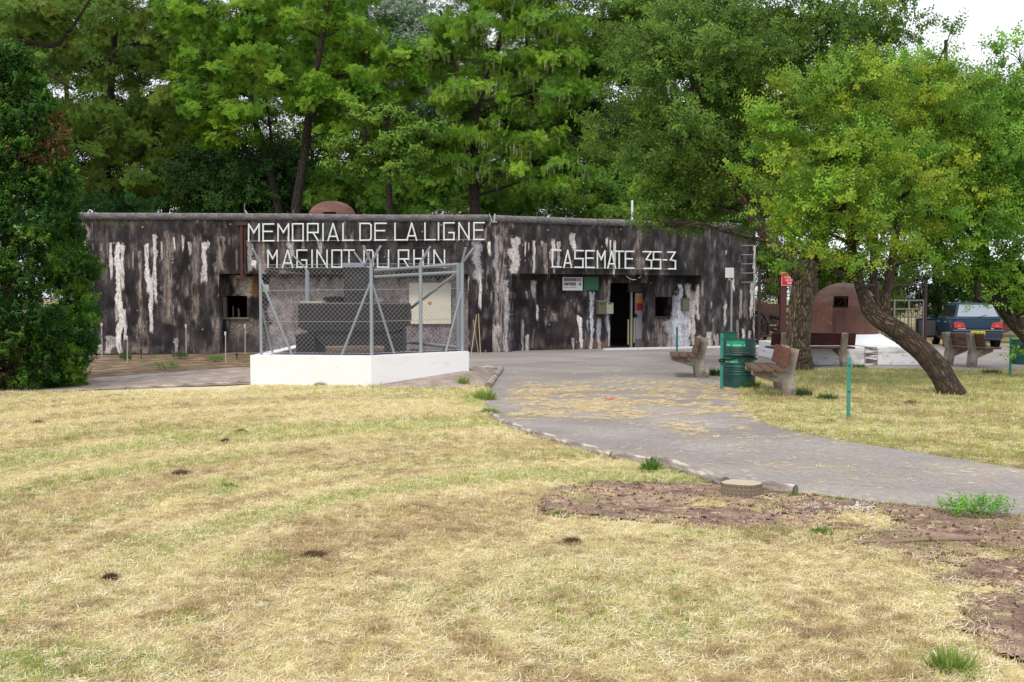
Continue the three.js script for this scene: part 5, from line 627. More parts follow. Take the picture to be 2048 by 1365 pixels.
// trunks: lists of [px, py, distance, radius]; lobes: [px, py, distance, rx px, ry px]
function tree(name, label, cat, { trunks, lobes, leaf = 'broad', size = 1, cover = 2, cols, bark = BARK, s = 1, group, flowers, droop = 0.25, twigs = 7, limb = 0.03, flat = 0.6 }) {
  setSeed(s * 7919 + 13);
  const slim = group && group !== 'shrubs behind the casemate' ? 0.62 : 1, T = trunks.map((tr) => tr.map(([a, b, d, r]) => ({ p: Q(a, b, d), r: r * slim }))), b0 = T[0][0].p, base = V(b0.x, Math.min(0, b0.y) || 0, b0.z), root = thing(name, label, cat, base, 0, group);
  const skel = [];
  T.forEach((tr, k) => {
    let pts = tr.map((q) => q.p.clone()), rad = tr.map((q) => q.r);
    if (k === 0 && pts[0].y > 0.06) { pts = [V(pts[0].x, 0, pts[0].z), ...pts]; rad = [rad[0] * 1.15, ...rad]; }
    const flare = k === 0 ? 1.3 : 1;
    if (k === 0) { const f = pts[0].clone().lerp(pts[1], 0.12); pts.splice(1, 0, f); rad.splice(1, 0, rad[0]); rad[0] *= flare; pts[0].y -= 0.06; }
    obj(k ? 'stem' : 'trunk', [tube(pts.map((p) => p.clone().sub(base)), rad, rad[0] > 0.12 ? 16 : 9, rad[0] > 0.12 ? 0.16 : 0.08, 6)], bark, root);
    const c = new THREE.CatmullRomCurve3(pts); for (let i = 0; i <= 24; i++) { const t = i / 24, q = t * (rad.length - 1), a = Math.min(rad.length - 2, Math.floor(q)); skel.push({ p: c.getPoint(t), r: lerp(rad[a], rad[a + 1], q - a) }); }
  });
  const branches = [], items = [], blooms = [];
  for (const [px, py, D, rxp, ryp, kk = 1] of lobes) {
    const c = Q(px, py, D), rx = rxp * D / FOCAL, ry = ryp * D / FOCAL, rz = (rx + ry) * 0.5;
    let best = skel[0], bd = 1e9; for (const q of skel) { const d = q.p.distanceTo(c) + Math.max(0, q.p.y - c.y + 0.3) * 1.2; if (d < bd) { bd = d; best = q; } }
    const mid1 = best.p.clone().lerp(c, 0.35).add(V(rr(-0.25, 0.25), 0.12 * bd * rr(0, 1), rr(-0.25, 0.25))), mid2 = best.p.clone().lerp(c, 0.7).add(V(rr(-0.2, 0.2), 0.06 * bd, rr(-0.2, 0.2)));
    const lr = Math.min(best.r * 0.55, limb + 0.01 * bd); const lc = [best.p.clone(), mid1, mid2, c.clone()];
    branches.push(tube(lc.map((p) => p.sub(base)), [lr, lr * 0.75, lr * 0.5, lr * 0.3], 6, 0, 3));
    const lcv = new THREE.CatmullRomCurve3(lc), n = Math.round((group ? 1.25 : 1) * kk * cover * Math.PI * rx * ry / (AREA[leaf] * size * size)), m = Math.max(5, Math.round(n / 15)), cr = 0.2 * Math.min(rx, ry) + 0.11 * size;
    for (let i = 0; i < m; i++) {
      const d = rdir(), q = Math.pow(rnd(), 0.42), cc = V(c.x + d.x * rx * q, c.y + d.y * ry * q, c.z + d.z * rz * q);
      const col = jitter(cols[Math.floor(rnd() * cols.length)], 0.24, 0.05), out = d.clone().multiplyScalar(0.7).add(V(0, 0.35 - droop, 0));
      if (i < twigs * 2 && cc.y > 0) { const st = lcv.getPoint(rr(0.55, 1)), e = cc.clone().sub(base); branches.push(tube([st, st.clone().lerp(e, 0.5).add(V(rr(-0.1, 0.1), rr(0, 0.15), rr(-0.1, 0.1))), e], [lr * 0.3 + 0.006, lr * 0.2 + 0.005, 0.005], 4, 0, 2)); }
      const nn = Math.max(3, Math.round(n / m * rr(0.5, 1.5)));
      for (let j = 0; j < nn; j++) {
        const x = cc.x + gauss() * cr * 1.25, y = cc.y + gauss() * cr * flat, z = cc.z + gauss() * cr * 1.25; if (y < 0.05) continue;
        items.push({ m: place(x - base.x, y - base.y, z - base.z, out.x + gauss() * 0.6, out.y + gauss() * 0.5, out.z + gauss() * 0.6, rnd() * 6.283, size * rr(0.75, 1.25)), c: jitter(col, 0.14, 0.05) });
      }
      if (flowers && rnd() < flowers) for (let j = 0; j < 6; j++) blooms.push({ m: place(cc.x - base.x + gauss() * cr * 1.6, cc.y - base.y + gauss() * cr * 0.7 - 0.05, cc.z - base.z + Math.abs(gauss()) * cr * 1.5, gauss() * 0.15, 1, gauss() * 0.15, rnd() * 6, rr(1.3, 2.1)), c: jitter(rgb(240, 238, 206), 0.06, 0.02) });
    }
  }
  obj('branches', branches, bark, root); scatter('crown', SPRIG[leaf], group ? LEAFBG : LEAF, items, root); if (blooms.length) scatter('blossom', SPRIG.raceme, LEAFBG, blooms, root);
  total += items.length + blooms.length; return root;
}
let total = 0;
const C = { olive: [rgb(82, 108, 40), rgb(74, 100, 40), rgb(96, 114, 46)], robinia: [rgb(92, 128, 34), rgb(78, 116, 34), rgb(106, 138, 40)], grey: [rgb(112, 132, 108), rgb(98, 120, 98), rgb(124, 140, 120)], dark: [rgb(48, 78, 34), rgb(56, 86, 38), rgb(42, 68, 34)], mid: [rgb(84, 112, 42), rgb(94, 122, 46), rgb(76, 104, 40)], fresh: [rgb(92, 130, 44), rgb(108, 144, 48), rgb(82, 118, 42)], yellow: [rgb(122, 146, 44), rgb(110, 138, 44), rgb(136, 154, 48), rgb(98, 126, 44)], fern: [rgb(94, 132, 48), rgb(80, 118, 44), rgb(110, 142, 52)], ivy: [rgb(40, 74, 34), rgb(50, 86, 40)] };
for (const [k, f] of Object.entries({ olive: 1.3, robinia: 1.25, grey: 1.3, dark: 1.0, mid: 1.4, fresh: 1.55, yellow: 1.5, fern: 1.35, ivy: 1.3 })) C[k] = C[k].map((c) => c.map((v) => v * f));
// trees standing in the island of lawn
tree('broadleaf_tree', 'thick trunked green tree with wide crown beside the long dark bench', 'tree', { s: 1, cols: C.mid, cover: 5.75, size: 1.25, bark: BARK, trunks: [[[1600, 743, 22, 0.3], [1596, 690, 22, 0.27], [1601, 620, 22, 0.25], [1612, 545, 22, 0.24], [1640, 470, 22, 0.2], [1660, 380, 22.2, 0.16], [1650, 260, 22.5, 0.11], [1600, 120, 22.5, 0.06]], [[1610, 560, 22, 0.2], [1575, 520, 21.8, 0.17], [1540, 480, 21.6, 0.14], [1480, 390, 21.5, 0.11], [1420, 290, 21.5, 0.08], [1380, 150, 21.6, 0.04]]],
  lobes: [[1310, 110, 22, 90, 70], [1420, 50, 22.5, 110, 70], [1550, 50, 22, 110, 70], [1390, 190, 21.5, 110, 70], [1510, 190, 22, 110, 80], [1290, 230, 22.5, 70, 60], [1330, 330, 22, 90, 60], [1440, 330, 21.5, 100, 70], [1560, 300, 22, 80, 70], [1340, 415, 21.5, 60, 38], [1420, 420, 22, 80, 34], [1650, 60, 22, 90, 80], [1770, 40, 22.5, 90, 60], [1700, 150, 23, 90, 70], [1480, 110, 20.8, 90, 60], [1370, 270, 20.6, 80, 50], [1320, 455, 21, 28, 12, 0.6], [1500, 420, 23, 50, 40], [1200, 250, 23, 40, 60, 0.5]] });
tree('leaning_tree', 'yellow green tree on a strongly leaning bent trunk in the lawn', 'tree', { s: 2, cols: [...C.yellow, C.fresh[0], C.fresh[1]], cover: 4.2, size: 1.00, bark: BARKR, trunks: [[[1908, 792, 16.4, 0.194], [1870, 730, 16.6, 0.180], [1805, 668, 16.8, 0.166], [1750, 632, 17, 0.144], [1728, 592, 17.1, 0.101], [1714, 545, 17.2, 0.079], [1700, 470, 17.3, 0.065], [1670, 370, 17.4, 0.043], [1640, 250, 17.4, 0.006]], [[1772, 645, 16.95, 0.101], [1772, 600, 17.2, 0.086], [1782, 540, 17.4, 0.072], [1796, 450, 17.6, 0.061], [1820, 340, 17.8, 0.04], [1846, 200, 18, 0.02], [1880, 120, 18.1, 0.012], [1905, 60, 18.2, 0.008], [1930, 24, 18.2, 0.003]]],
  lobes: [[1500, 330, 17.8, 44, 22, 0.5], [1530, 250, 17.6, 40, 24, 0.5], [1590, 160, 17.8, 44, 30, 0.5], [1780, 150, 17.6, 50, 40, 0.6], [1960, 270, 18.6, 60, 44, 0.8], [1950, 380, 18.4, 60, 44, 0.8], [1600, 230, 17.5, 85, 65], [1700, 180, 17.5, 85, 70], [1640, 330, 17, 100, 70], [1560, 410, 17.4, 60, 55], [1560, 310, 18, 60, 60], [1730, 290, 17, 100, 80], [1810, 370, 17.5, 80, 60], [1680, 415, 16.8, 100, 55], [1590, 455, 17.2, 50, 30], [1770, 450, 17, 80, 45], [1700, 480, 17, 80, 28], [1640, 495, 17, 50, 20], [1850, 200, 18, 50, 80], [1885, 110, 18.2, 30, 60, 0.5], [1820, 520, 17.6, 60, 24], [1850, 290, 18, 70, 60], [1690, 530, 16.8, 30, 14, 0.5], [1660, 150, 17.6, 40, 50, 0.7], [1740, 120, 17.8, 30, 50, 0.6], [1560, 230, 17.6, 60, 30, 0.7], [1900, 240, 18.2, 60, 60], [1905, 340, 18.3, 60, 50], [1945, 180, 18.6, 40, 40, 0.6], [1575, 505, 17, 34, 20, 0.5], [1625, 515, 16.8, 44, 20, 0.7], [1720, 525, 16.8, 44, 16, 0.6], [1860, 430, 18, 70, 50]] });
tree('spreading_tree', 'fresh green tree with low spreading limbs above the parked car', 'tree', { s: 3, cols: C.fresh, cover: 5.25, size: 1.10, bark: BARKD, trunks: [[[2160, 790, 18.5, 0.173], [2100, 720, 18.8, 0.158], [2035, 650, 19.2, 0.137], [1990, 590, 19.5, 0.115], [1968, 500, 19.6, 0.094], [1962, 400, 19.7, 0.072], [1975, 280, 19.8, 0.050], [2000, 160, 20, 0.005]], [[1975, 530, 19.6, 0.065], [1945, 470, 19.4, 0.054], [1890, 442, 19.2, 0.043], [1830, 455, 19, 0.029], [1790, 480, 19, 0.014]]],
  lobes: [[1950, 230, 19.5, 90, 60], [2050, 190, 19.5, 90, 70], [1900, 320, 19, 90, 65], [2000, 320, 19, 110, 70], [2070, 410, 19, 70, 80], [1940, 440, 18.8, 100, 60], [1870, 480, 19, 80, 45], [1960, 520, 19.4, 90, 36], [2055, 540, 19, 60, 50], [2035, 120, 20, 60, 50, 0.6], [1870, 400, 19.5, 70, 50], [1885, 540, 19.4, 60, 24], [1955, 605, 18.6, 24, 14, 0.3], [2065, 620, 18.4, 20, 24, 0.5], [2140, 300, 19, 80, 120], [2050, 700, 18.2, 16, 18, 0.3], [1840, 160, 20, 60, 60, 0.5]] });
// behind the casemate
const bgroup = 'trees behind the casemate';
tree('locust_tree', 'olive green feathery tree with ivied dark trunk behind casemate left end', 'tree', { s: 4, group: bgroup, leaf: 'pinnate', cols: C.olive, cover: 3.38, size: 1.56, bark: BARKD, flat: 0.55, trunks: [[[212, 440, 42, 0.3], [212, 300, 42, 0.27], [222, 180, 42, 0.22], [228, 80, 42, 0.18], [250, -60, 42, 0.1]]], lobes: [[190, 40, 41, 110, 40], [300, 30, 42, 90, 40], [120, 130, 41, 90, 34], [270, 130, 42, 110, 40], [330, 210, 41, 90, 36], [170, 230, 40, 100, 36], [250, 290, 41, 110, 40], [130, 320, 40, 100, 40], [360, 300, 42, 70, 34], [340, 100, 43, 80, 40], [300, 370, 40, 110, 34], [220, 380, 41, 90, 30]] });
tree('locust_tree', 'olive tree with crooked bare limbs above the tall conifer', 'tree', { s: 5, group: bgroup, leaf: 'pinnate', cols: C.olive, cover: 3.25, size: 1.47, bark: BARKD, flat: 0.55, trunks: [[[-120, 440, 36, 0.35], [-80, 260, 36, 0.3], [10, 105, 35.5, 0.2], [60, 85, 35, 0.16], [110, 90, 35, 0.12], [160, 30, 35, 0.08], [200, -40, 35, 0.05]], [[-60, 210, 36, 0.14], [40, 170, 35.5, 0.12], [90, 150, 35, 0.08], [150, 180, 34.8, 0.04]]], lobes: [[40, 30, 35, 90, 40], [120, 30, 35, 70, 36], [40, 140, 35.5, 80, 40], [-40, 120, 35, 70, 60], [90, 210, 35, 70, 30], [30, 240, 35.5, 80, 40], [130, 100, 36, 60, 30]] });
tree('locust_tree', 'bright feathery locust tree with layered pads and slanting trunk behind the casemate', 'tree', { s: 6, group: bgroup, leaf: 'pinnate', cols: C.robinia, cover: 3.75, size: 1.47, bark: BARKD, flat: 0.5, droop: 0.1, trunks: [[[590, 440, 38, 0.3], [612, 290, 38, 0.26], [622, 190, 38, 0.22], [640, 100, 38, 0.18], [656, 0, 38, 0.13], [670, -90, 38, 0.07]], [[618, 210, 38, 0.1], [570, 180, 37.6, 0.07], [520, 165, 37.2, 0.04]]], lobes: [[500, 115, 37, 90, 26], [560, 170, 37, 80, 22], [690, 150, 37, 90, 26], [650, 215, 36.6, 80, 24], [730, 190, 37.5, 60, 24], [560, 50, 38, 100, 28], [700, 60, 38.5, 90, 30], [620, 120, 39, 90, 26], [640, 0, 38, 120, 30], [690, 255, 37, 60, 20]] });
tree('locust_tree', 'bright locust tree with dark forked stems left of the roof cupola', 'tree', { s: 7, group: bgroup, leaf: 'pinnate', cols: C.robinia, cover: 3.75, size: 1.47, bark: BARKD, flat: 0.5, droop: 0.1, trunks: [[[560, 440, 39, 0.24], [515, 260, 39, 0.2], [502, 200, 39, 0.17], [512, 120, 39, 0.13], [492, 20, 39, 0.1], [480, -60, 39, 0.06]], [[545, 300, 39, 0.1], [538, 240, 38.7, 0.08], [530, 190, 38.5, 0.05]]], lobes: [[440, 160, 38, 80, 26], [410, 220, 38, 80, 26], [480, 225, 37.6, 80, 22], [400, 120, 39, 70, 26], [440, 70, 39, 90, 30], [380, 30, 40, 80, 34], [500, 20, 39, 90, 30], [450, 280, 38, 80, 24], [370, 180, 40, 60, 30]] });
tree('poplar_tree', 'pale grey green poplar standing far behind the casemate', 'tree', { s: 8, group: bgroup, leaf: 'broad', cols: C.grey, cover: 4.25, size: 2.39, bark: BARK, trunks: [[[842, 440, 54, 0.32], [842, 250, 54, 0.26], [846, 100, 54, 0.2], [850, -40, 54, 0.12]]], lobes: [[760, 40, 54, 70, 60], [800, 110, 53, 70, 50], [740, 130, 54, 60, 50], [780, 190, 53, 70, 50], [830, 200, 54, 50, 60], [830, 50, 55, 50, 60], [700, 50, 55, 50, 50], [760, 250, 54, 60, 40], [720, 210, 55, 40, 40]] });
tree('flowering_locust_tree', 'locust tree hung with white blossom above the casemate corner', 'tree', { s: 9, group: bgroup, leaf: 'pinnate', cols: C.robinia, cover: 4.25, size: 1.47, bark: BARKD, flowers: 0.5, flat: 0.45, trunks: [[[950, 440, 37, 0.32], [948, 260, 37, 0.26], [970, 150, 37, 0.2], [1010, 60, 37, 0.15], [1030, -40, 37, 0.08]], [[948, 230, 37, 0.14], [905, 120, 37, 0.11], [880, 20, 37, 0.06]]], lobes: [[900, 60, 37, 70, 50], [1000, 50, 36.5, 80, 40], [1100, 50, 37, 70, 40], [1110, 125, 36.5, 70, 30], [920, 180, 36.4, 80, 36], [1030, 140, 36.5, 80, 30], [1080, 210, 36.2, 80, 30], [950, 265, 36.5, 80, 34], [1060, 285, 36, 80, 30], [900, 330, 36.4, 60, 30], [1120, 350, 36.2, 70, 34], [865, 120, 37.5, 40, 50], [1010, 340, 36.5, 70, 26], [1150, 180, 37, 50, 30], [990, 0, 37, 90, 30]] });
tree('chestnut_tree', 'dark green tree with large drooping leaves right above the roof cupola', 'tree', { s: 10, group: bgroup, leaf: 'big', cols: C.mid, cover: 4.50, size: 1.38, bark: BARKD, trunks: [[[780, 440, 35.5, 0.2], [775, 320, 35.5, 0.15], [775, 220, 35.5, 0.08]]], lobes: [[765, 235, 35.5, 60, 36], [810, 285, 35, 60, 34], [850, 260, 35.4, 40, 34], [720, 290, 35.6, 60, 30], [780, 330, 35, 70, 30], [700, 330, 36, 50, 30]] });
tree('tall_dark_tree', 'tall dark leafy tree with sky gaps behind the entrance wall', 'tree', { s: 11, group: bgroup, leaf: 'broad', cols: C.dark, cover: 3.62, size: 2.12, bark: BARKD, trunks: [[[1210, 440, 47, 0.3], [1205, 250, 47, 0.25], [1200, 100, 47, 0.18], [1210, -40, 47, 0.1]]], lobes: [[1180, 40, 47, 60, 40], [1250, 60, 47, 60, 50], [1190, 140, 46.5, 50, 36], [1260, 160, 47, 50, 36], [1200, 220, 46.5, 50, 30], [1180, 290, 46, 50, 30], [1250, 290, 47, 60, 40], [1220, 350, 46, 70, 36], [1300, 360, 46, 60, 40], [1300, 250, 48, 60, 50]] });
const fgroup = 'far trees closing the clearing';
const farTrees = [[330, 57, 'dark', 'far dark tree seen between the olive and bright locusts'], [640, 60, 'mid', 'far tree behind the slanting locust trunk'], [960, 60, 'mid', 'far tree behind the flowering locust'], [1420, 56, 'dark', 'far dark tree behind the thick trunked tree'], [1640, 54, 'mid', 'far tree behind the yellow green crown'], [1880, 52, 'mid', 'far tree beyond the parked car'], [60, 56, 'dark', 'far dark tree behind the tall conifer'], [2080, 50, 'mid', 'far tree behind the spreading tree']];
farTrees.forEach(([px, D, c, lab], k) => { setSeed(900 + k); const L = []; for (let i = 0; i < 15; i++) L.push([px + rr(-170, 170), rr(k > 3 && k !== 6 ? 170 : 0, 420), D + rr(-2, 2), rr(70, 110), rr(40, 64)]); tree('far_tree', lab, 'tree', { s: 40 + k, group: fgroup, leaf: 'broad', cols: C[c], cover: 2.50, size: 2.58, bark: BARKD, twigs: 2, trunks: [[[px, 450, D, 0.3], [px + 10, 250, D, 0.24], [px + rr(-20, 20), 80, D, 0.14]]], lobes: L }); });
// more of the row behind, its crowns reaching above the frame
[[130, 48, 'olive', 'pinnate', 'olive feathery tree behind the ivied dark trunk'], [420, 47, 'mid', 'pinnate', 'green feathery tree behind the forked locust stems'], [720, 45, 'robinia', 'pinnate', 'bright locust tree before the grey green poplar'], [1060, 46, 'mid', 'pinnate', 'green tree right behind the flowering locust'], [1330, 42, 'mid', 'broad', 'leafy tree behind the wide green crown'], [1750, 40, 'mid', 'broad', 'leafy tree behind the yellow green crown'], [1960, 41, 'fresh', 'broad', 'fresh green tree behind the parked car']].forEach(([px, D, c, leaf, lab], k) => { setSeed(1300 + k); const L = [], lo = k < 4 ? 330 : 430, hi = k === 5 ? 130 : k === 6 ? 260 : -60; for (let i = 0; i < 22; i++) L.push([px + rr(-150, 150), rr(hi, lo), D + rr(-2.5, 2.5), rr(55, 90), rr(28, 50)]); tree(k < 4 ? 'locust_tree' : 'broadleaf_tree', lab, 'tree', { s: 80 + k, group: bgroup, leaf, cols: C[c], cover: 3.0, size: leaf === 'pinnate' ? 1.55 : 2.0, bark: BARKD, flat: 0.42, twigs: 3, trunks: [[[px, 450, D, 0.24], [px + 8, 280, D, 0.2], [px + rr(-20, 20), Math.max(60, hi + 80), D, 0.12], [px + rr(-20, 20), hi, D, 0.06]]], lobes: L }); });
// dark undergrowth between the trunks
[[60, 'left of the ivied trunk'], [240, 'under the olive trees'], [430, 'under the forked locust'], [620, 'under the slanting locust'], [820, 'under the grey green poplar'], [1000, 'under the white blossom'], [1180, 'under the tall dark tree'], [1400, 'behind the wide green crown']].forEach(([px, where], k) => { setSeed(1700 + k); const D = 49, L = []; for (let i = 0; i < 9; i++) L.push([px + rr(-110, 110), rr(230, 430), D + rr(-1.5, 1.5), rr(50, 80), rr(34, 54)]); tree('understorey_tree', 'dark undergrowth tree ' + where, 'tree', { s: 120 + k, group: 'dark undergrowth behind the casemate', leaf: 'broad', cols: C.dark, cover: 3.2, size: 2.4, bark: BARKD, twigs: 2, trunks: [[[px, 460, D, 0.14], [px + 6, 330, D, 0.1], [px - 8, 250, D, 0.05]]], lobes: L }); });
// shrubs over the roof edge and in the passage
const shrub = (lab, px, py, D, rx, ry, c, k, leaf = 'pinnate', size = 1.35, cov = 4.2) => { setSeed(300 + k); if (k <= 10 && k !== 9) { py -= 14; rx *= 1.2; ry *= 1.35; } const L = [[px, py, D, rx * 0.7, ry * 0.8]]; for (let i = 0; i < 5; i++) L.push([px + rr(-0.7, 0.7) * rx, py + rr(-0.4, 0.8) * ry, D + rr(-0.6, 0.6), rx * rr(0.35, 0.5), ry * rr(0.4, 0.6)]); return tree('shrub', lab, 'shrub', { s: 60 + k, group: 'shrubs behind the casemate', leaf, cols: C[c], cover: cov, size, bark: BARKD, twigs: 2, limb: 0.02, trunks: [[[px, 520, D, 0.06], [px + 6, py + ry * 0.4, D, 0.04], [px - 4, py, D, 0.02]]], lobes: L }); };
shrub('bright feathery shrub right behind the roof cupola', 670, 385, 40, 70, 50, 'fern', 1); shrub('wide bright green shrub right of the roof cupola', 790, 380, 39.5, 90, 56, 'fern', 2); shrub('bright shrub rising above the casemate corner', 905, 385, 39.5, 80, 50, 'fern', 3); shrub('feathery shrub under the white blossom', 1030, 390, 39.6, 90, 46, 'fern', 4); shrub('low bright shrub beside the white roof pole', 1200, 412, 40.4, 90, 34, 'fern', 5); shrub('bright shrub half hidden by the low green branch', 1300, 400, 41, 60, 44, 'fern', 6);
shrub('dense shrub right behind the casemate corner coping', 1010, 420, 42, 80, 34, 'mid', 17, 'broad', 1.8); shrub('dense shrub behind the white roof pole', 1240, 425, 43, 90, 34, 'mid', 18, 'broad', 1.8); shrub('dense shrub behind the far end of the coping', 1440, 430, 43, 90, 44, 'mid', 19, 'broad', 1.8);
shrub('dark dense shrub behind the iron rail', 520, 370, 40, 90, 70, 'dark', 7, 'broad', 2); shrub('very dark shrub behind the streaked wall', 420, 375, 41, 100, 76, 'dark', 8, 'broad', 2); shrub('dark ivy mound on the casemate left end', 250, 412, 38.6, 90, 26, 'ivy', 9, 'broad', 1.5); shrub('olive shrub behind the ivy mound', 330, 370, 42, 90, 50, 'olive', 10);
shrub('leafy bush filling the passage beyond the iron gate', 1560, 530, 44, 70, 60, 'mid', 11, 'broad', 1.9); shrub('leafy bush behind the rusty cupola', 1680, 540, 44, 80, 56, 'mid', 12, 'broad', 1.9); shrub('broad bush beyond the iron railing', 1790, 565, 43, 80, 56, 'mid', 13, 'broad', 1.9); shrub('dark bush left of the parked car', 1870, 590, 42, 50, 44, 'dark', 14, 'broad', 1.9); shrub('bush beyond the roof of the parked car', 1950, 570, 44, 80, 52, 'mid', 15, 'broad', 1.9); shrub('bush beyond the rusty girder', 2045, 585, 43, 70, 56, 'mid', 16, 'broad', 1.9);
// the conifer at the left edge
{
  setSeed(77); const b = G(22, 772), t = thing('thuja_conifer', 'dense dark green conifer with brown dead sprays beside the gravel path', 'conifer', V(b.x, 0, b.z)), items = [], prof = [[0, 1.0], [0.3, 1.15], [0.7, 1.25], [1.4, 1.28], [2.3, 1.2], [3.2, 1.02], [4, 0.82], [4.9, 0.62], [5.6, 0.4], [6.2, 0.08]];
  const R = (y) => { for (let i = 0; i < prof.length - 1; i++) if (y <= prof[i + 1][0]) return lerp(prof[i][1], prof[i + 1][1], (y - prof[i][0]) / (prof[i + 1][0] - prof[i][0])); return 0.1; };
  const dead = [[82, 262, 34], [70, 300, 26], [26, 318, 16], [95, 292, 20], [44, 690, 22], [16, 752, 18], [60, 500, 8]], greens = [rgb(54, 94, 32), rgb(70, 112, 36), rgb(44, 82, 30), rgb(92, 132, 44)], rustC = [rgb(120, 88, 56), rgb(96, 74, 46)];
  const limbs = []; 
  for (let k = 0; k < 900; k++) { // tufts of sprays
    const y = 6.1 * (1 - Math.pow(rnd(), 0.75)), a = rnd() * 6.283, q = 0.6 + 0.4 * Math.pow(rnd(), 0.45), r = R(y) * q * (1 + 0.3 * (fbm(a * 2.5 + 3, y * 2.2, 3) - 0.5) * 2), cx = Math.cos(a) * r, cz = Math.sin(a) * r, col = jitter(greens[Math.floor(rnd() * 4)], 0.22, 0.08);
    const pp = toPx(b.x + cx, y, b.z + cz), isDead = cz > -0.3 && dead.some(([dx, dy, dr]) => Math.hypot(pp[0] - dx, pp[1] - dy) < dr);
    if (k % 6 === 0) limbs.push(tube([V(0, Math.max(0.1, y - 0.25), 0), V(cx * 0.5, y - 0.05, cz * 0.5), V(cx * 0.95, y, cz * 0.95)], [0.025, 0.018, 0.008], 4, 0, 2));
    for (let j = 0; j < 22; j++) { const px = cx + gauss() * 0.17, py = y + gauss() * 0.13 - j * 0.004, pz = cz + gauss() * 0.17; if (py < 0.03) continue; items.push({ m: place(px, py, pz, Math.cos(a) * 0.8 + gauss() * 0.45, -0.05 + gauss() * 0.5, Math.sin(a) * 0.8 + gauss() * 0.45, rnd() * 6.283, rr(0.7, 1.15)), c: isDead && rnd() < 0.65 ? jitter(rustC[j & 1], 0.3, 0.08) : jitter(col, 0.16, 0.05) }); }
  }
  obj('trunk', [tube([V(0, -0.05, 0), V(0.02, 2, 0.03), V(-0.02, 4, 0), V(0, 6, 0)], [0.16, 0.13, 0.08, 0.02], 10, 0.1)], BARKR, t); obj('branches', limbs, BARKR, t); scatter('crown', SPRIG.spray, leafMat(0.85, 0.2), items, t); total += items.length;
}
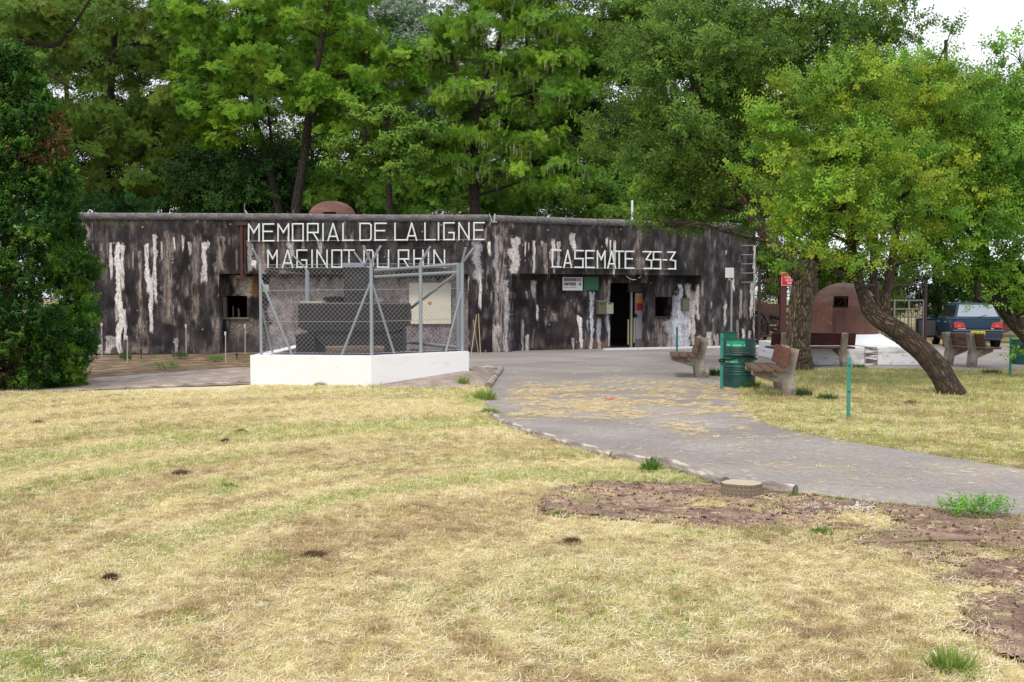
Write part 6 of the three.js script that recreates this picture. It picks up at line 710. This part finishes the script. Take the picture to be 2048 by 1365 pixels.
// ---------------------------------------------------------------- lawn, hay, weeds
{
  setSeed(5150); const tufts = [], wisps = [], strawC = [rgb(230, 216, 176), rgb(216, 198, 152), rgb(238, 228, 194), rgb(204, 186, 138)], greenC = [rgb(164, 176, 96), rgb(182, 190, 112), rgb(146, 164, 88)], brownC = [rgb(170, 142, 106), rgb(142, 116, 86), rgb(188, 160, 122)], paleG = [rgb(210, 206, 136), rgb(220, 212, 150)];
  const pick = (l) => l[Math.floor(rnd() * l.length)];
  const sow = (D0, D1, per, k) => { const area = (D1 * D1 - D0 * D0) / 2 * 1.32 + (D1 - D0) * 0.6, n = Math.round(area * per); for (let i = 0; i < n; i++) {
    const D = Math.sqrt(lerp(D0 * D0, D1 * D1, rnd())), x = rr(-0.66, 0.66) * D + rr(-0.3, 0.3), z = -D;
    if (onAsphalt(x, z)) { if (hayOn(x, z) * rnd() > 0.25 || rnd() < 0.012) wisps.push({ m: place(x, 0.003, z, 0, 1, 0, rnd() * 6.28, k * rr(0.6, 1)), c: jitter(pick(strawC), 0.15) }); continue; }
    const left = x < -4.7 && D > 17; if (D > 18.15 && x < -0.3 || D > 22.6 || left) continue;
    const [g, b, , f] = lawnMix(x, z), e = lawnMix(x + gauss() * 0.16, z + gauss() * 0.14)[2];
    if (e) { if (rnd() < 0.05) wisps.push({ m: place(x, 0.0, z, 0, 1, 0, rnd() * 6.28, k * rr(0.5, 1)), c: jitter(pick(brownC), 0.3) }); else if (fbm(x * 2 + 3, z * 3, 3) > 0.63 && rnd() < 0.4) tufts.push({ m: place(x, -0.01, z, gauss() * 0.2, 1, gauss() * 0.2, rnd() * 6.28, k * rr(0.6, 1.1)), c: jitter(pick(greenC), 0.15) }); continue; }
    const u = rnd();
    if (u < b * 0.65) wisps.push({ m: place(x, 0.002 + b * 0.012 * rnd(), z, gauss() * 0.25, 1, gauss() * 0.25, rnd() * 6.28, k * rr(0.7, 1.3)), c: jitter(pick(brownC), 0.22) });
    else if (u < 0.42) wisps.push({ m: place(x, 0.004, z, gauss() * 0.25, 1, gauss() * 0.25, rnd() * 6.28, k * rr(0.6, 1.2)), c: jitter(pick(strawC), 0.14) });
    else tufts.push({ m: place(x, -0.008, z, gauss() * 0.25, 1, gauss() * 0.25, rnd() * 6.28, k * rr(0.6, 1.15) * (1 + g * 0.4), k * rr(0.8, 1.2)), c: jitter(rnd() < g ? pick(greenC) : rnd() < 0.42 ? pick(paleG) : pick(strawC), 0.14) });
  } };
  sow(3.6, 7, 2600, 0.9); sow(7, 11, 1300, 1.05); sow(11, 16, 620, 1.3); sow(16, 23, 330, 1.5);
  tag(scatter('lawn_grass', SPRIG.tuft, GRASS, tufts), 'short mown straw coloured grass of the lawn', 'grass'); tag(scatter('cut_hay', SPRIG.wisp, DRY, wisps), 'loose dry hay clippings lying over the lawn and path', 'hay');
  total += tufts.length + wisps.length;
  // heaps of raked thatch
  const heap = (px, py, w, h, lab) => { const p = G(px, py), D = -p.z, rw = w * D / FOCAL / 2, it = []; for (let i = 0; i < 130; i++) { const a = rnd() * 6.28, q = Math.sqrt(rnd()), hh = h * D / FOCAL * (1 - q * q); it.push({ m: place(Math.cos(a) * q * rw, rnd() * hh, Math.sin(a) * q * rw * 0.8, gauss() * 0.6, 1, gauss() * 0.6, rnd() * 6, rr(0.5, 0.9)), c: jitter(pick([rgb(92, 66, 42), rgb(74, 54, 36), rgb(112, 84, 54)]), 0.25) }); } const t = thing('thatch_heap', lab, 'heap', p, 0, 'raked heaps on the lawn'); obj('core', [new THREE.SphereGeometry(1, 12, 8).scale(rw * 0.75, h * D / FOCAL * 0.7, rw * 0.55)], mat(new THREE.Color().setRGB(0.1, 0.07, 0.045), 1), t); scatter('thatch', SPRIG.wisp, DRY, it, t); };
  heap(362, 951, 36, 14, 'largest dark clod of thatch on the lawn'); heap(630, 1114, 50, 9, 'brown thatch heap spread flat in the middle of the lawn'); heap(220, 1160, 14, 10, 'tiny dark thatch heap among brown patches'); heap(483, 866, 18, 8, 'brown thatch heap beside a smaller one on the upper lawn'); heap(450, 885, 14, 7, 'small thatch heap just below the pair on the upper lawn'); heap(1145, 1086, 28, 6, 'flat brown thatch heap near the bare earth'); heap(1825, 808, 30, 8, 'low brown clod in the lawn beside the leaning trunk'); heap(75, 848, 16, 6, 'small thatch heap near the gravel path');
  // weeds
  const weed = (px, py, w, h, lab, grassy, cols) => { const p = G(px, py), D = -p.z, rw = w * D / FOCAL / 2, hh = h * D / FOCAL, it = [], n = grassy ? 90 : 110; for (let i = 0; i < n; i++) { const a = rnd() * 6.28, q = Math.sqrt(rnd()), x = Math.cos(a) * q * rw, z = Math.sin(a) * q * rw * 0.7; it.push(grassy ? { m: place(x * 0.7, -0.01, z * 0.7, x / rw * 0.5 + gauss() * 0.2, 1, z / rw * 0.4 + gauss() * 0.2, rnd() * 6, hh / 0.055 * rr(0.5, 1.1), rr(1.2, 2)), c: jitter(pick(cols), 0.18) } : { m: place(x, hh * rr(0.05, 0.75) * (1 - 0.4 * q), z, x / rw * 0.6 + gauss() * 0.4, 1, gauss() * 0.5 + 0.3, rnd() * 6, rr(0.25, 0.5)), c: jitter(pick(cols), 0.18) }); } const t = thing(grassy ? 'grass_clump' : 'leafy_weed', lab, grassy ? 'grass clump' : 'weed', p, 0, 'weeds and clumps around the lawn'); if (!grassy) obj('stems', [...Array(6)].map((_, i) => bar(V(0, 0, 0), V(Math.cos(i) * rw * 0.6, hh * 0.7, Math.sin(i) * rw * 0.4), 0.004, 0.002, 4)), mat(0x51662c), t); scatter(grassy ? 'blades' : 'leaves', grassy ? SPRIG.tuft : SPRIG.broad, GRASS, it, t); };
  const wg = [rgb(88, 128, 46), rgb(104, 142, 54), rgb(74, 112, 42)], dg = [rgb(52, 84, 36), rgb(64, 96, 42), rgb(44, 72, 34)], lg = [rgb(124, 150, 66), rgb(140, 160, 78)];
  weed(1950, 1030, 130, 36, 'low leafy green weed patch at the path edge on bare earth', false, [rgb(86, 140, 44), rgb(104, 156, 50)]); weed(1900, 1340, 80, 70, 'tall pale grass clump at the edge of bare earth', true, lg); weed(1302, 942, 30, 40, 'grass clump sprouting between two edging logs', true, wg); weed(970, 800, 50, 40, 'loose grass clump by the gravel bed corner', true, lg); weed(980, 826, 40, 20, 'small grass clump below the gravel bed corner', true, lg); weed(1606, 794, 42, 34, 'dark green grass clump right of the near bench', true, dg); weed(1655, 800, 60, 22, 'low dark grass clump between the bench and green post', true, dg); weed(1436, 752, 34, 30, 'green grass clump left of the steel drum', true, dg); weed(1720, 738, 34, 16, 'dark grass clump before the white cupola plinth', true, dg); weed(1680, 1000, 34, 10, 'small yellow green grass clump right of the stump', true, lg); weed(1640, 1068, 60, 22, 'green grass clump on the border of bare earth', true, wg); weed(1985, 748, 50, 16, 'dark grass clump behind the leaning trunk', true, dg); weed(455, 975, 46, 12, 'low green grass clump in the dry lawn', true, wg); weed(1120, 1030, 40, 14, 'green grass clump left on the bare earth patch', true, wg); weed(640, 772, 30, 12, 'dry grass clump at the foot of white plinth', true, lg); weed(1500, 777, 36, 8, 'small weed at the foot of the steel drum', false, wg); weed(925, 772, 20, 30, 'thin grass clump before the gravel bed', true, lg); weed(250, 722, 20, 20, 'small green weed at the foot of streaked wall', false, dg); weed(360, 718, 30, 18, 'small green weed by the casemate wall stake', false, dg); weed(330, 738, 50, 14, 'low green weed on the earth before the wall', false, wg); weed(430, 724, 36, 16, 'low green weed below the embrasure', false, wg); weed(700, 700, 30, 22, 'green weed growing under the armoured relic', false, wg); weed(1588, 992, 18, 9, 'small grass clump in the hollow log end', true, wg); weed(1360, 950, 60, 9, 'low grass along the thickest edging log', true, wg);
  // stones on the bare earth
  const st = []; for (let i = 0; i < 900; i++) { const p = G(rr(1480, 2060), rr(985, 1340)); if (!inPoly(p.x, p.z, DIRT)) continue; const near = toPx(p.x, 0, p.z), k = Math.exp(-(((near[0] - 1690) / 130) ** 2) - (((near[1] - 1012) / 22) ** 2)); if (rnd() > 0.14 + k) continue; st.push({ m: place(p.x, 0, p.z, gauss(), 1, gauss(), rnd() * 6, rr(0.004, 0.011), rr(0.005, 0.014)), c: jitter(rgb(186, 176, 166), 0.2, 0.02) }); }
  for (let i = 0; i < 500; i++) { const p = G(1690 + gauss() * 110, 1012 + gauss() * 14); if (inPoly(p.x, p.z, DIRT)) st.push({ m: place(p.x, 0, p.z, gauss(), 1, gauss(), rnd() * 6, rr(0.004, 0.01), rr(0.005, 0.012)), c: jitter(rgb(196, 188, 178), 0.15, 0.02) }); }
  const crumbs = [rgb(150, 122, 102), rgb(110, 86, 72), rgb(84, 64, 54), rgb(176, 152, 130)];
  for (let i = 0; i < 9000; i++) { const D = Math.sqrt(rr(3.6 ** 2, 9.2 ** 2)), x = rr(0, 0.53) * D, z = -D; if (onAsphalt(x, z) || !lawnMix(x + gauss() * 0.1, z + gauss() * 0.1)[2]) continue; const s2 = rr(0.003, 0.008) * (rnd() < 0.08 ? 2.2 : 1); st.push({ m: place(x, 0.004 + 0.012 * fbm(x * 7, z * 7, 3), z, gauss(), 1, gauss(), rnd() * 6, s2 * rr(0.5, 1), s2), c: jitter(pick(crumbs), 0.25, 0.04) }); }
  tag(scatter('pebbles', new THREE.IcosahedronGeometry(1, 0), mat(0xffffff, 0.9), st), 'pale pebbles and earth crumbs strewn over the bare ground', 'pebbles');
}
console.log('instances ' + total);


renderer.render(scene, camera);
